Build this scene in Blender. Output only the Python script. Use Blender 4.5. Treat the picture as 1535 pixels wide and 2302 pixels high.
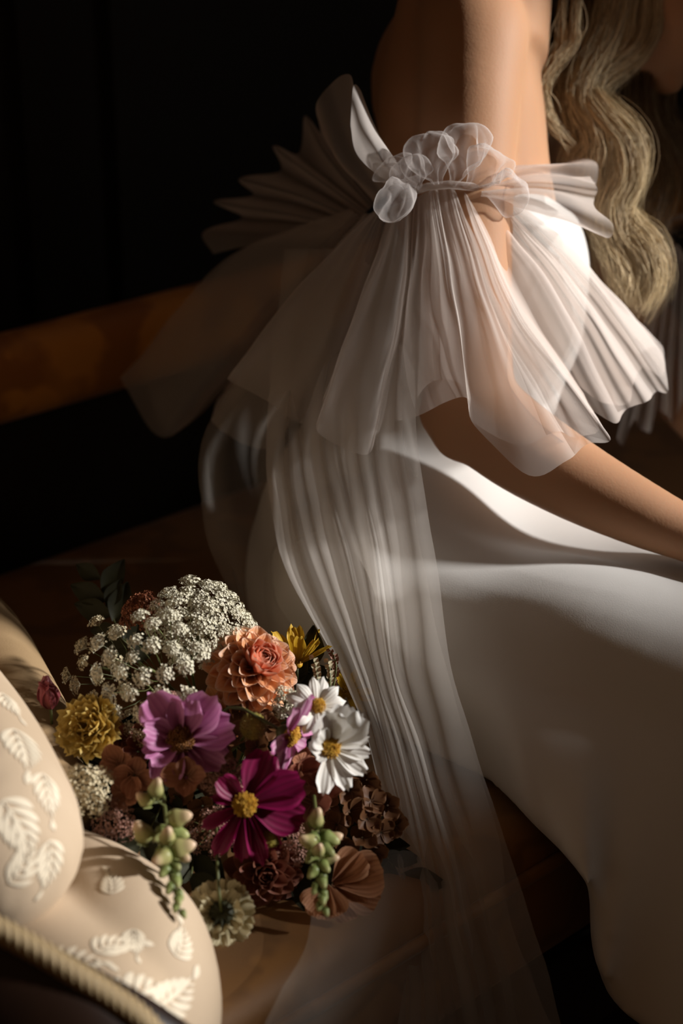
import bpy, bmesh, math, random
import numpy as np
from mathutils import Vector, Matrix, noise
from mathutils.bvhtree import BVHTree

random.seed(7)
noise.seed_set(7)
S = bpy.context.scene
COL = S.collection
for o in list(bpy.data.objects):
    bpy.data.objects.remove(o)

# ------------------------------------------------------------------ camera, world, sun, exposure
PITCH = math.radians(24.0)
FPX = 4000.0
CAMZ = 1.271
cp, sp = math.cos(PITCH), math.sin(PITCH)
RV = Vector((1, 0, 0)); FV = Vector((0, cp, -sp)); UV = Vector((0, sp, cp))
CAM = Vector((0, 0, CAMZ))
cam_d = bpy.data.cameras.new('camera')
cam = bpy.data.objects.new('camera', cam_d)
COL.objects.link(cam)
cam.location = CAM
cam.rotation_euler = (math.pi / 2 - PITCH, 0, 0)
cam_d.sensor_fit = 'VERTICAL'
cam_d.sensor_height = 36.0
cam_d.lens = 36.0 * FPX / 2302.0
cam_d.clip_start = 0.05
cam_d.dof.use_dof = True
cam_d.dof.focus_distance = 1.43
cam_d.dof.aperture_fstop = 3.2
S.camera = cam

S.view_settings.view_transform = 'Standard'
S.view_settings.look = 'None'
S.view_settings.gamma = 1.0
S.view_settings.use_curve_mapping = False
S.view_settings.exposure = 0.0
S.cycles.transparent_max_bounces = 16
S.cycles.max_bounces = 4
S.cycles.diffuse_bounces = 2
S.cycles.glossy_bounces = 2
S.cycles.transmission_bounces = 3
S.cycles.adaptive_threshold = 0.08

world = bpy.data.worlds.new('room_ambience')
S.world = world
world.use_nodes = True
bg = world.node_tree.nodes['Background']
bg.inputs[0].default_value = (1.0, 0.53, 0.25, 1)
bg.inputs[1].default_value = 0.05

SUN = Vector((0.90, 0.02, 0.355)).normalized()
sl = bpy.data.lights.new('sun', 'SUN')
sl.energy = 6.4
sl.angle = math.radians(3.0)
sl.color = (1.0, 0.975, 0.945)
sun = bpy.data.objects.new('sun', sl)
COL.objects.link(sun)
sun.rotation_euler = SUN.to_track_quat('Z', 'Y').to_euler()
sun.location = (6, 4, 4)
wl = bpy.data.lights.new('window_daylight', 'AREA')
wl.shape = 'RECTANGLE'; wl.size = 0.98; wl.size_y = 0.75
wl.energy = 2.2
wl.color = (1.0, 0.96, 0.90)
wlo = bpy.data.objects.new('window_daylight', wl)
COL.objects.link(wlo)
wlo.location = (2.34, 1.35, 1.77)
wlo.rotation_euler = Vector((1, 0.0, 0.31)).to_track_quat('Z', 'Y').to_euler()


# ------------------------------------------------------------------ helpers
def P(px, py, d):
    t = (py - 1151.0) / FPX
    return CAM + d * (FV - t * UV + ((px - 767.5) / FPX) * RV)

def PZ(px, py, z):
    t = (py - 1151.0) / FPX
    return P(px, py, (CAMZ - z) / (sp + t * cp))

def D3(r, u, t):
    return (r * RV + u * UV - t * FV).normalized()

def lin(c):
    return tuple(((x / 12.92) if x <= 0.04045 else ((x + 0.055) / 1.055) ** 2.4) for x in c)

def rgb(r, g, b):
    return lin((r / 255., g / 255., b / 255.)) + (1.0,)

def mesh(name, verts, faces, smooth=True):
    me = bpy.data.meshes.new(name)
    me.from_pydata([tuple(v) for v in verts], [], [tuple(f) for f in faces])
    me.validate()
    if smooth:
        me.polygons.foreach_set('use_smooth', [True] * len(me.polygons))
    me.update()
    return me

def obj(name, me, mat=None, parent=None, M=None):
    o = bpy.data.objects.new(name, me)
    COL.objects.link(o)
    if mat is not None and me is not None and not me.materials:
        me.materials.append(mat)
    if parent is not None:
        o.parent = parent
    if M is not None:
        o.matrix_basis = M
    return o

def tag(o, label=None, cat=None, group=None, kind=None):
    if label: o['label'] = label
    if cat: o['category'] = cat
    if group: o['group'] = group
    if kind: o['kind'] = kind
    return o

def empty(name, loc=(0, 0, 0), M=None):
    o = bpy.data.objects.new(name, None)
    COL.objects.link(o)
    o.empty_display_size = 0.02
    o.location = loc
    if M is not None:
        o.matrix_world = M
    return o

def wobj(name, me, mat, parent):
    """mesh given in world space, parented to an unrotated empty"""
    me.transform(Matrix.Translation(-parent.location))
    return obj(name, me, mat, parent)

def cr(p0, p1, p2, p3, t):
    return 0.5 * ((2 * p1) + (p2 - p0) * t + (2 * p0 - 5 * p1 + 4 * p2 - p3) * t * t + (3 * p1 - p0 - 3 * p2 + p3) * t ** 3)

def catmull(pts, n):
    """n samples per span through np points"""
    pts = [np.array(p, float) for p in pts]
    ext = [2 * pts[0] - pts[1]] + pts + [2 * pts[-1] - pts[-2]]
    out = []
    for i in range(1, len(ext) - 2):
        for k in range(n):
            out.append(cr(ext[i - 1], ext[i], ext[i + 1], ext[i + 2], k / n))
    out.append(pts[-1])
    return out

def resample(pts, n):
    c = catmull(pts, 12)
    L = [0.0]
    for a, b in zip(c[:-1], c[1:]):
        L.append(L[-1] + float(np.linalg.norm((b - a)[:3])))
    out = []
    j = 0
    for k in range(n):
        s = L[-1] * k / (n - 1)
        while j < len(L) - 2 and L[j + 1] < s:
            j += 1
        f = (s - L[j]) / max(1e-9, L[j + 1] - L[j])
        out.append(c[j] * (1 - f) + c[j + 1] * f)
    return out

def grid_faces(nr, nc, closed=False, off=0):
    F = []
    for r in range(nr - 1):
        for c in range(nc - (0 if closed else 1)):
            c2 = (c + 1) % nc
            F.append((off + r * nc + c, off + r * nc + c2, off + (r + 1) * nc + c2, off + (r + 1) * nc + c))
    return F

class MB:
    def __init__(self):
        self.v = []; self.f = []
    def add(self, verts, faces):
        o = len(self.v)
        self.v += [Vector(v) for v in verts]
        self.f += [tuple(i + o for i in f) for f in faces]
    def loft(self, stations, side, seg=20, cap=True):
        """stations: list of (Vector centre, a, b); a = radius along side, b = radius across"""
        n = len(stations)
        V = []
        for i, (c, a, b) in enumerate(stations):
            c = Vector(c)
            p = Vector(stations[max(0, i - 1)][0]); q = Vector(stations[min(n - 1, i + 1)][0])
            t = (q - p).normalized()
            s = (Vector(side) - t * Vector(side).dot(t)).normalized()
            w = t.cross(s)
            for k in range(seg):
                an = 2 * math.pi * k / seg
                V.append(c + s * (a * math.cos(an)) + w * (b * math.sin(an)))
        F = grid_faces(n, seg, True)
        if cap:
            V.append(Vector(stations[0][0])); V.append(Vector(stations[-1][0]))
            a0 = len(V) - 2; a1 = len(V) - 1
            for k in range(seg):
                F.append((a0, (k + 1) % seg, k))
                F.append((a1, (n - 1) * seg + k, (n - 1) * seg + (k + 1) % seg))
        self.add(V, F)
    def chain(self, pts, radii, side=(0.1, 0.2, 1), seg=16, n=None):
        """smooth round capsule through points"""
        arr = [np.array((*p, r)) for p, r in zip(pts, radii)]
        c = catmull(arr, 6)
        st = []
        a = c[0]; b = c[1]
        d0 = (a - b)[:3]; d0 = d0 / np.linalg.norm(d0)
        for k in (0.98, 0.8, 0.45):
            st.append((Vector(a[:3] + d0 * a[3] * k), a[3] * math.sqrt(1 - k * k), a[3] * math.sqrt(1 - k * k)))
        for q in c:
            st.append((Vector(q[:3]), q[3], q[3]))
        a = c[-1]; b = c[-2]
        d1 = (a - b)[:3]; d1 = d1 / np.linalg.norm(d1)
        for k in (0.45, 0.8, 0.98):
            st.append((Vector(a[:3] + d1 * a[3] * k), a[3] * math.sqrt(1 - k * k), a[3] * math.sqrt(1 - k * k)))
        self.loft(st, side, seg)
    def ellipsoid(self, c, ax, ay, az, seg=20, rings=12):
        """axes are vectors"""
        c = Vector(c); V = []
        for i in range(1, rings):
            th = math.pi * i / rings
            for k in range(seg):
                an = 2 * math.pi * k / seg
                V.append(c + Vector(ax) * (math.sin(th) * math.cos(an)) + Vector(ay) * (math.sin(th) * math.sin(an)) + Vector(az) * math.cos(th))
        F = [tuple(reversed(f)) for f in grid_faces(rings - 1, seg, True)]
        V += [c + Vector(az), c - Vector(az)]
        t, b = len(V) - 2, len(V) - 1
        for k in range(seg):
            F.append((t, k, (k + 1) % seg))
            F.append((b, (rings - 2) * seg + (k + 1) % seg, (rings - 2) * seg + k))
        self.add(V, F)
    def box(self, c, hx, hy, hz):
        """half-axis vectors"""
        c = Vector(c); hx = Vector(hx); hy = Vector(hy); hz = Vector(hz)
        V = [c + hx * i + hy * j + hz * k for i in (-1, 1) for j in (-1, 1) for k in (-1, 1)]
        F = [(0, 1, 3, 2), (4, 6, 7, 5), (0, 4, 5, 1), (2, 3, 7, 6), (0, 2, 6, 4), (1, 5, 7, 3)]
        self.add(V, F)
    def tube(self, pts, radii, seg=6, cap=True):
        n = len(pts); V = []
        pts = [Vector(p) for p in pts]
        up = Vector((0.21, 0.34, 0.91))
        for i in range(n):
            t = (pts[min(n - 1, i + 1)] - pts[max(0, i - 1)]).normalized()
            s = t.cross(up)
            if s.length < 1e-3: s = t.cross(Vector((1, 0, 0)))
            s.normalize(); w = t.cross(s)
            r = radii[i] if hasattr(radii, '__len__') else radii
            for k in range(seg):
                a = 2 * math.pi * k / seg
                V.append(pts[i] + (s * math.cos(a) + w * math.sin(a)) * r)
        F = grid_faces(n, seg, True)
        if cap:
            F.append(tuple(reversed(range(seg)))); F.append(tuple((n - 1) * seg + k for k in range(seg)))
        self.add(V, F)
    def mesh(self, name, smooth=True):
        return mesh(name, self.v, self.f, smooth)
    def remeshed(self, name, voxel, smooth_it=6, factor=0.5):
        me = mesh(name + '_src', self.v, self.f)
        bm = bmesh.new(); bm.from_mesh(me)
        bmesh.ops.recalc_face_normals(bm, faces=bm.faces)
        bm.to_mesh(me); bm.free()
        o = bpy.data.objects.new('tmp', me); COL.objects.link(o)
        m = o.modifiers.new('r', 'REMESH'); m.mode = 'VOXEL'; m.voxel_size = voxel; m.use_smooth_shade = True
        s = o.modifiers.new('s', 'SMOOTH'); s.iterations = smooth_it; s.factor = factor
        dg = bpy.context.evaluated_depsgraph_get()
        ev = o.evaluated_get(dg)
        out = bpy.data.meshes.new_from_object(ev, depsgraph=dg)
        out.name = name
        bpy.data.objects.remove(o); bpy.data.meshes.remove(me)
        out.materials.clear()
        out.polygons.foreach_set('use_smooth', [True] * len(out.polygons))
        return out

def sheet(name, cols, nu=6, nv=18, jit=0.0, seed=0, pleat=0.0):
    """cols: list of columns, each a list of (px,py,d) from top to hem; smooth surface through them"""
    rnd = random.Random(seed)
    C = [resample([np.array(P(*p)) for p in c], nv) for c in cols]
    n = len(C)
    rows = []
    for r in range(nv):
        rows.append(catmull([C[c][r] for c in range(n)], nu))
    V = []
    nc = len(rows[0])
    for r in range(nv):
        for c in range(nc):
            p = Vector(rows[r][c])
            if jit:
                q = noise.noise_vector(p * 22.0 + Vector((seed, 0, 0)))
                p = p + q * jit * (0.15 + 0.85 * r / nv)
            if pleat:
                p = p - FV * (pleat * math.sin(c * .83 + 1.9 * math.sin(c * .31) + 0.02 * r) * (1 - r / nv) ** 1.6 * min(1, r / 4))
            V.append(p)
    return mesh(name, V, grid_faces(nv, nc))


# ------------------------------------------------------------------ materials
def nmat(name):
    m = bpy.data.materials.new(name); m.use_nodes = True
    nt = m.node_tree
    b = nt.nodes['Principled BSDF']
    return m, nt, b

def link(nt, a, b):
    nt.links.new(a, b)

def node(nt, t, **kw):
    n = nt.nodes.new(t)
    for k, v in kw.items(): setattr(n, k, v)
    return n

def bump(nt, b, scale, strength, dist=0.001, detail=4, coord='Object', vec=None):
    tc = node(nt, 'ShaderNodeTexCoord')
    ns = node(nt, 'ShaderNodeTexNoise'); ns.inputs['Scale'].default_value = scale; ns.inputs['Detail'].default_value = detail
    link(nt, tc.outputs[coord], ns.inputs['Vector'])
    bp = node(nt, 'ShaderNodeBump'); bp.inputs['Strength'].default_value = strength; bp.inputs['Distance'].default_value = dist
    link(nt, ns.outputs[0], bp.inputs['Height']); link(nt, bp.outputs[0], b.inputs['Normal'])
    return ns

def simple(name, col, rough=0.6, bscale=None, bstr=0.3, var=None, spec=0.5, bdist=0.001):
    m, nt, b = nmat(name)
    b.inputs['Base Color'].default_value = col
    b.inputs['Roughness'].default_value = rough
    b.inputs['Specular IOR Level'].default_value = spec
    ns = None
    if bscale: ns = bump(nt, b, bscale, bstr, bdist)
    if var:
        tc = node(nt, 'ShaderNodeTexCoord')
        n2 = node(nt, 'ShaderNodeTexNoise'); n2.inputs['Scale'].default_value = var[1]; n2.inputs['Detail'].default_value = 6
        link(nt, tc.outputs['Object'], n2.inputs['Vector'])
        rp = node(nt, 'ShaderNodeValToRGB')
        rp.color_ramp.elements[0].color = col; rp.color_ramp.elements[1].color = var[0]
        rp.color_ramp.elements[0].position = 0.35; rp.color_ramp.elements[1].position = 0.65
        link(nt, n2.outputs[0], rp.inputs[0]); link(nt, rp.outputs[0], b.inputs['Base Color'])
    return m

def tulle(name, col, op0, op1, transl=0.45):
    """sheer net: open holes pass light straight through, threads scatter it; denser where the net is seen edge-on"""
    m = bpy.data.materials.new(name); m.use_nodes = True
    nt = m.node_tree; nt.nodes.clear()
    out = node(nt, 'ShaderNodeOutputMaterial')
    tr = node(nt, 'ShaderNodeBsdfTransparent')
    df = node(nt, 'ShaderNodeBsdfDiffuse'); df.inputs[0].default_value = col
    tl = node(nt, 'ShaderNodeBsdfTranslucent'); tl.inputs[0].default_value = col
    mx = node(nt, 'ShaderNodeMixShader'); mx.inputs[0].default_value = transl
    link(nt, df.outputs[0], mx.inputs[1]); link(nt, tl.outputs[0], mx.inputs[2])
    lw = node(nt, 'ShaderNodeLayerWeight'); lw.inputs[0].default_value = 0.5
    pw = node(nt, 'ShaderNodeMath', operation='POWER'); pw.inputs[1].default_value = 2.2
    link(nt, lw.outputs['Facing'], pw.inputs[0])
    mr = node(nt, 'ShaderNodeMapRange'); mr.inputs[3].default_value = op0; mr.inputs[4].default_value = op1
    link(nt, pw.outputs[0], mr.inputs[0])
    fm = node(nt, 'ShaderNodeMixShader')
    link(nt, mr.outputs[0], fm.inputs[0]); link(nt, tr.outputs[0], fm.inputs[1]); link(nt, mx.outputs[0], fm.inputs[2])
    link(nt, fm.outputs[0], out.inputs[0])
    return m

def petal_mat(name, base, mid, edge, vein=None, nvein=9.0, transl=0.3, rough=0.55, veinamt=0.35):
    """colour runs from petal base over the blade to a rim colour, with lengthwise veins; data stored per vertex in 'pet' (u, v, rim)"""
    m = bpy.data.materials.new(name); m.use_nodes = True
    nt = m.node_tree
    b = nt.nodes['Principled BSDF']; out = nt.nodes['Material Output']
    at = node(nt, 'ShaderNodeAttribute', attribute_name='pet')
    sx = node(nt, 'ShaderNodeSeparateColor'); link(nt, at.outputs['Color'], sx.inputs[0])
    r = node(nt, 'ShaderNodeValToRGB')
    r.color_ramp.elements[0].color = base; r.color_ramp.elements[1].color = mid
    r.color_ramp.elements[0].position = 0.05; r.color_ramp.elements[1].position = 0.55
    link(nt, sx.outputs[1], r.inputs[0])
    mr = node(nt, 'ShaderNodeMix', data_type='RGBA'); link(nt, sx.outputs[2], mr.inputs[0])
    link(nt, r.outputs[0], mr.inputs[6]); mr.inputs[7].default_value = edge
    last = mr.outputs[2]
    if vein:
        mu = node(nt, 'ShaderNodeMath', operation='MULTIPLY'); mu.inputs[1].default_value = nvein * 6.283
        link(nt, sx.outputs[0], mu.inputs[0])
        si = node(nt, 'ShaderNodeMath', operation='SINE'); link(nt, mu.outputs[0], si.inputs[0])
        mp = node(nt, 'ShaderNodeMapRange'); mp.inputs[1].default_value = 0.2; mp.inputs[2].default_value = 1.0
        mp.inputs[3].default_value = 0.0; mp.inputs[4].default_value = veinamt
        link(nt, si.outputs[0], mp.inputs[0])
        m2 = node(nt, 'ShaderNodeMix', data_type='RGBA'); link(nt, mp.outputs[0], m2.inputs[0])
        link(nt, last, m2.inputs[6]); m2.inputs[7].default_value = vein
        last = m2.outputs[2]
        bp = node(nt, 'ShaderNodeBump'); bp.inputs['Strength'].default_value = 0.25; bp.inputs['Distance'].default_value = 0.0006
        link(nt, si.outputs[0], bp.inputs['Height']); link(nt, bp.outputs[0], b.inputs['Normal'])
    oi = node(nt, 'ShaderNodeObjectInfo')
    hv = node(nt, 'ShaderNodeHueSaturation')
    vr = node(nt, 'ShaderNodeMapRange'); vr.inputs[3].default_value = 0.85; vr.inputs[4].default_value = 1.12
    link(nt, oi.outputs['Random'], vr.inputs[0]); link(nt, vr.outputs[0], hv.inputs['Value'])
    link(nt, last, hv.inputs['Color'])
    link(nt, hv.outputs[0], b.inputs['Base Color'])
    b.inputs['Roughness'].default_value = rough; b.inputs['Specular IOR Level'].default_value = 0.3
    tl = node(nt, 'ShaderNodeBsdfTranslucent'); link(nt, hv.outputs[0], tl.inputs[0])
    mx = node(nt, 'ShaderNodeMixShader'); mx.inputs[0].default_value = transl
    link(nt, b.outputs[0], mx.inputs[1]); link(nt, tl.outputs[0], mx.inputs[2]); link(nt, mx.outputs[0], out.inputs[0])
    return m

M = {}
M['skin'], nt, b = nmat('skin')
b.inputs['Base Color'].default_value = (0.50, 0.265, 0.145, 1)
b.inputs['Roughness'].default_value = 0.6
b.inputs['Specular IOR Level'].default_value = 0.25
b.inputs['Subsurface Weight'].default_value = 0.3
b.inputs['Subsurface Radius'].default_value = (0.012, 0.005, 0.003)
b.inputs['Subsurface Scale'].default_value = 1.0
bump(nt, b, 420.0, 0.25, 0.0006, 3)
M['satin'], nt, b = nmat('ivory_crepe_satin')
b.inputs['Base Color'].default_value = (0.80, 0.775, 0.74, 1)
b.inputs['Roughness'].default_value = 0.5
b.inputs['Sheen Weight'].default_value = 0.25
bump(nt, b, 900.0, 0.12, 0.0005, 2)
M['tulle'] = tulle('white_tulle', (0.90, 0.82, 0.765, 1), 0.30, 0.90)
M['tulle_soft'] = tulle('white_tulle_inner', (0.88, 0.79, 0.73, 1), 0.17, 0.66)
M['puff'] = tulle('puffed_tulle', (0.88, 0.82, 0.79, 1), 0.15, 0.78)
M['veil_soft'] = tulle('under_veil_net', (0.84, 0.77, 0.69, 1), 0.17, 0.6)
M['veil'] = tulle('veil_net', (0.86, 0.80, 0.74, 1), 0.28, 0.75)
M['hair'], nt, b = nmat('blonde_hair')
b.inputs['Roughness'].default_value = 0.5
b.inputs['Specular IOR Level'].default_value = 0.22
at = node(nt, 'ShaderNodeAttribute', attribute_name='tone')
rp = node(nt, 'ShaderNodeValToRGB')
rp.color_ramp.elements[0].color = rgb(112, 80, 50); rp.color_ramp.elements[1].color = rgb(252, 228, 184)
link(nt, at.outputs['Fac'], rp.inputs[0]); link(nt, rp.outputs[0], b.inputs['Base Color'])
b.inputs['Anisotropic'].default_value = 0.5
M['lip'] = simple('lip', rgb(168, 84, 70), 0.4)
M['eye'] = simple('eye_white', rgb(225, 220, 212), 0.2)

def damask(name, a, b_, scale):
    m, nt, b = nmat(name)
    tc = node(nt, 'ShaderNodeTexCoord')
    n1 = node(nt, 'ShaderNodeTexNoise'); n1.inputs['Scale'].default_value = scale * 0.6; n1.inputs['Detail'].default_value = 3
    link(nt, tc.outputs['Object'], n1.inputs['Vector'])
    mixv = node(nt, 'ShaderNodeMix', data_type='RGBA'); mixv.inputs[0].default_value = 0.12
    link(nt, tc.outputs['Object'], mixv.inputs[6]); link(nt, n1.outputs['Color'], mixv.inputs[7])
    vo = node(nt, 'ShaderNodeTexVoronoi', feature='SMOOTH_F1'); vo.inputs['Scale'].default_value = scale
    link(nt, mixv.outputs[2], vo.inputs['Vector'])
    rp = node(nt, 'ShaderNodeValToRGB')
    rp.color_ramp.elements[0].color = a; rp.color_ramp.elements[1].color = b_
    rp.color_ramp.elements[0].position = 0.40; rp.color_ramp.elements[1].position = 0.52
    link(nt, vo.outputs['Distance'], rp.inputs[0]); link(nt, rp.outputs[0], b.inputs['Base Color'])
    b.inputs['Roughness'].default_value = 0.55; b.inputs['Sheen Weight'].default_value = 0.2
    bump(nt, b, 700.0, 0.2, 0.0006, 2)
    return m
M['cream_damask'] = simple('cream_damask_ground', rgb(184, 162, 136), 0.75, 700, 0.2, (rgb(192, 171, 146), 9.0), 0.2)
M['damask_leaf'] = simple('damask_woven_leaf', rgb(222, 208, 184), 0.6, 900, 0.15, None, 0.25)
M['arm_shaded_damask'] = simple('shaded_cream_damask', rgb(140, 114, 82), 0.75, 700, 0.2, (rgb(156, 130, 96), 14.0), 0.2)  # same cloth as the arm roll, darkened to paint in its shade
M['gold_brocade'] = damask('gold_brocade', rgb(150, 104, 50), rgb(128, 88, 42), 22.0)
M['gold_rail'] = damask('gold_rail_brocade', rgb(222, 152, 62), rgb(176, 112, 44), 16.0)
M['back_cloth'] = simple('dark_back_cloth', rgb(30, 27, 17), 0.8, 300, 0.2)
M['wood'] = simple('dark_wood', rgb(46, 26, 14), 0.4, 40, 0.15, (rgb(30, 16, 9), 12.0))
M['gimp'] = simple('gimp_cord', rgb(176, 152, 112), 0.6, 500, 0.3)
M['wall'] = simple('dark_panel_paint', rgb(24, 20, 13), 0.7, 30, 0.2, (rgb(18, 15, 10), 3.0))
M['floor'] = simple('dark_floorboard', rgb(70, 44, 24), 0.45, 60, 0.2, (rgb(48, 30, 16), 4.0))
M['frame_paint'] = simple('window_paint', rgb(200, 196, 186), 0.5, 60, 0.1)
gm = bpy.data.materials.new('window_glass'); gm.use_nodes = True
nt = gm.node_tree; nt.nodes.clear()
o_ = node(nt, 'ShaderNodeOutputMaterial'); t_ = node(nt, 'ShaderNodeBsdfTransparent'); g_ = node(nt, 'ShaderNodeBsdfGlossy')
g_.inputs['Roughness'].default_value = 0.02
x_ = node(nt, 'ShaderNodeMixShader'); x_.inputs[0].default_value = 0.06
link(nt, t_.outputs[0], x_.inputs[1]); link(nt, g_.outputs[0], x_.inputs[2]); link(nt, x_.outputs[0], o_.inputs[0])
M['glass'] = gm


# ------------------------------------------------------------------ the setting
LV = Vector((0.731, 0.682, 0)); NV = Vector((0.682, -0.731, 0)); ZV = Vector((0, 0, 1))
def SO(l, n, z):
    return LV * l + NV * n + ZV * z

mb = MB(); mb.box((0.6, 1.6, -0.02), (3.2, 0, 0), (0, 3.4, 0), (0, 0, 0.02))
tag(obj('floor', mb.mesh('floor', False), M['floor']), kind='structure')
WN = -1.78
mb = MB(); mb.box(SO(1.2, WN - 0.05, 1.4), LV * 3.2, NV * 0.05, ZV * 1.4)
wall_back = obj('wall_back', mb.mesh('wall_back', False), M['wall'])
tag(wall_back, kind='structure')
for k in range(5):
    mb = MB(); l0 = -0.9 + k * 0.85
    for (dl, z, hl, hz) in ((0, 0.22, 0.36, 0.02), (0, 1.95, 0.36, 0.02), (-0.36, 1.08, 0.02, 0.87), (0.36, 1.08, 0.02, 0.87)):
        mb.box(SO(l0 + dl, WN + 0.008, z), LV * hl, NV * 0.012, ZV * hz)
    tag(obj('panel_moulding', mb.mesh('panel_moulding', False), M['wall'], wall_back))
WX = 2.25
Y0, Y1, Z0, Z1 = 0.85, 1.74, 1.37, 2.06
mb = MB()
mb.box((WX + 0.06, (Y0 - 1.4) / 2 + 0, 1.4), (0.06, 0, 0), (0, (Y0 + 1.4) / 2, 0), (0, 0, 1.4))
mb.box((WX + 0.06, (Y1 + 4.6) / 2, 1.4), (0.06, 0, 0), (0, (4.6 - Y1) / 2, 0), (0, 0, 1.4))
mb.box((WX + 0.06, (Y0 + Y1) / 2, Z0 / 2), (0.06, 0, 0), (0, (Y1 - Y0) / 2, 0), (0, 0, Z0 / 2))
mb.box((WX + 0.06, (Y0 + Y1) / 2, (Z1 + 2.8) / 2), (0.06, 0, 0), (0, (Y1 - Y0) / 2, 0), (0, 0, (2.8 - Z1) / 2))
tag(obj('wall_right', mb.mesh('wall_right', False), M['wall']), kind='structure')
win = empty('window_1', (WX + 0.06, (Y0 + Y1) / 2, Z0)); tag(win, kind='structure')
mb = MB()
for (y, z, hy, hz) in (((Y0 + Y1) / 2, Z0 + 0.015, (Y1 - Y0) / 2, 0.015), ((Y0 + Y1) / 2, Z1 - 0.015, (Y1 - Y0) / 2, 0.015),
                       (Y0 + 0.015, (Z0 + Z1) / 2, 0.015, (Z1 - Z0) / 2), (Y1 - 0.015, (Z0 + Z1) / 2, 0.015, (Z1 - Z0) / 2)):
    mb.box((WX + 0.06, y, z), (0.03, 0, 0), (0, hy, 0), (0, 0, hz))
wobj('window_frame', mb.mesh('window_frame', False), M['frame_paint'], win)
mb = MB(); mb.box((WX + 0.06, (Y0 + Y1) / 2, (Z0 + Z1) / 2), (0.002, 0, 0), (0, (Y1 - Y0) / 2 - 0.02, 0), (0, 0, (Z1 - Z0) / 2 - 0.02))
wobj('pane', mb.mesh('pane', False), M['glass'], win)


# ------------------------------------------------------------------ sofa
SEAT = 0.45
FN, RN = -0.774, -1.50
sofa = empty('sofa', SO(1.4, -1.1, 0))
tag(sofa, 'antique sofa with gold brocade seat and cream damask rolled arm under the bouquet', 'sofa')
def rounded_slab(l0, l1, n0, n1, z0, z1, r, crown=0.0):
    prof = []
    for (cn, cz, a0) in ((n1 - r, z1 - r, 0), (n0 + r, z1 - r, 90), (n0 + r, z0 + r, 180), (n1 - r, z0 + r, 270)):
        for k in range(5):
            a = math.radians(a0 + 90 * k / 4)
            prof.append((cn + r * math.cos(a), cz + r * math.sin(a)))
    V = []
    nl = 26
    for i in range(nl):
        l = l0 + (l1 - l0) * i / (nl - 1)
        for (n, z) in prof:
            V.append(SO(l, n, z + (crown * math.sin(math.pi * i / (nl - 1)) if z > (z0 + z1) / 2 else 0)))
    F = grid_faces(nl, len(prof), True)
    k = len(prof)
    F.append(tuple(reversed(range(k)))); F.append(tuple((nl - 1) * k + j for j in range(k)))
    m_ = MB(); m_.add(V, F)
    return m_
wobj('seat_cushion', rounded_slab(0.5, 2.5, RN, FN, 0.30, SEAT, 0.035).mesh('seat_cushion'), M['gold_brocade'], sofa)
mb = MB(); mb.tube([SO(0.5 + 2.0 * i / 30, FN + 0.003, SEAT - 0.035) for i in range(31)], 0.006, 8)
wobj('seat_piping', mb.mesh('seat_piping'), M['gold_brocade'], sofa)
wobj('front_rail', rounded_slab(0.5, 2.5, FN - 0.06, FN - 0.01, 0.18, 0.30, 0.012).mesh('front_rail'), M['wood'], sofa)
wobj('back_rail', rounded_slab(0.1, 2.5, RN - 0.06, RN + 0.01, 0.598, 0.688, 0.03).mesh('back_rail'), M['gold_rail'], sofa)
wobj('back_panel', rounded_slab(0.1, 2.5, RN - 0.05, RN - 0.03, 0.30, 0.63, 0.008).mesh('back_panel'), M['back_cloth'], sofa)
for (l, n) in ((0.56, FN - 0.05), (2.44, FN - 0.05), (0.56, RN), (2.44, RN)):
    mb = MB(); mb.loft([(SO(l, n, 0.0), 0.018, 0.018), (SO(l, n, 0.04), 0.024, 0.024), (SO(l, n, 0.1), 0.02, 0.02), (SO(l, n, 0.18), 0.034, 0.034), (SO(l, n, 0.22), 0.034, 0.034)], LV, 14)
    wobj('leg', mb.mesh('leg'), M['wood'], sofa)
# rolled arm near the camera
mb = MB()
mb.chain([P(-420, 1250, 1.62), P(-270, 1490, 1.41), P(-125, 1710, 1.275), P(-30, 1885, 1.195)], [0.062, 0.068, 0.070, 0.066], seg=28)
arm_roll = wobj('arm_roll', mb.remeshed('arm_roll', 0.006, 6), M['cream_damask'], sofa)
mb = MB()
mb.chain([P(110, 1930, 1.33), P(200, 2020, 1.285), P(265, 2130, 1.25), P(290, 2270, 1.21), P(300, 2400, 1.18)], [0.03, 0.046, 0.062, 0.064, 0.055], seg=28)
mb.chain([P(-160, 2040, 1.27), P(0, 2120, 1.235), P(140, 2220, 1.20), P(230, 2310, 1.17)], [0.05, 0.052, 0.055, 0.055], seg=24)
arm_panel = wobj('arm_panel', mb.remeshed('arm_panel', 0.005, 8), M['cream_damask'], sofa)
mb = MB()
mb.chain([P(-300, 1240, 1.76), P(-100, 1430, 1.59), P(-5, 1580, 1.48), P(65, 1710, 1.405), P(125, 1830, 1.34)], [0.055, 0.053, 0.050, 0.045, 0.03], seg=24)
wobj('arm_inside', mb.remeshed('arm_inside', 0.006, 6), M['arm_shaded_damask'], sofa)
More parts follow.
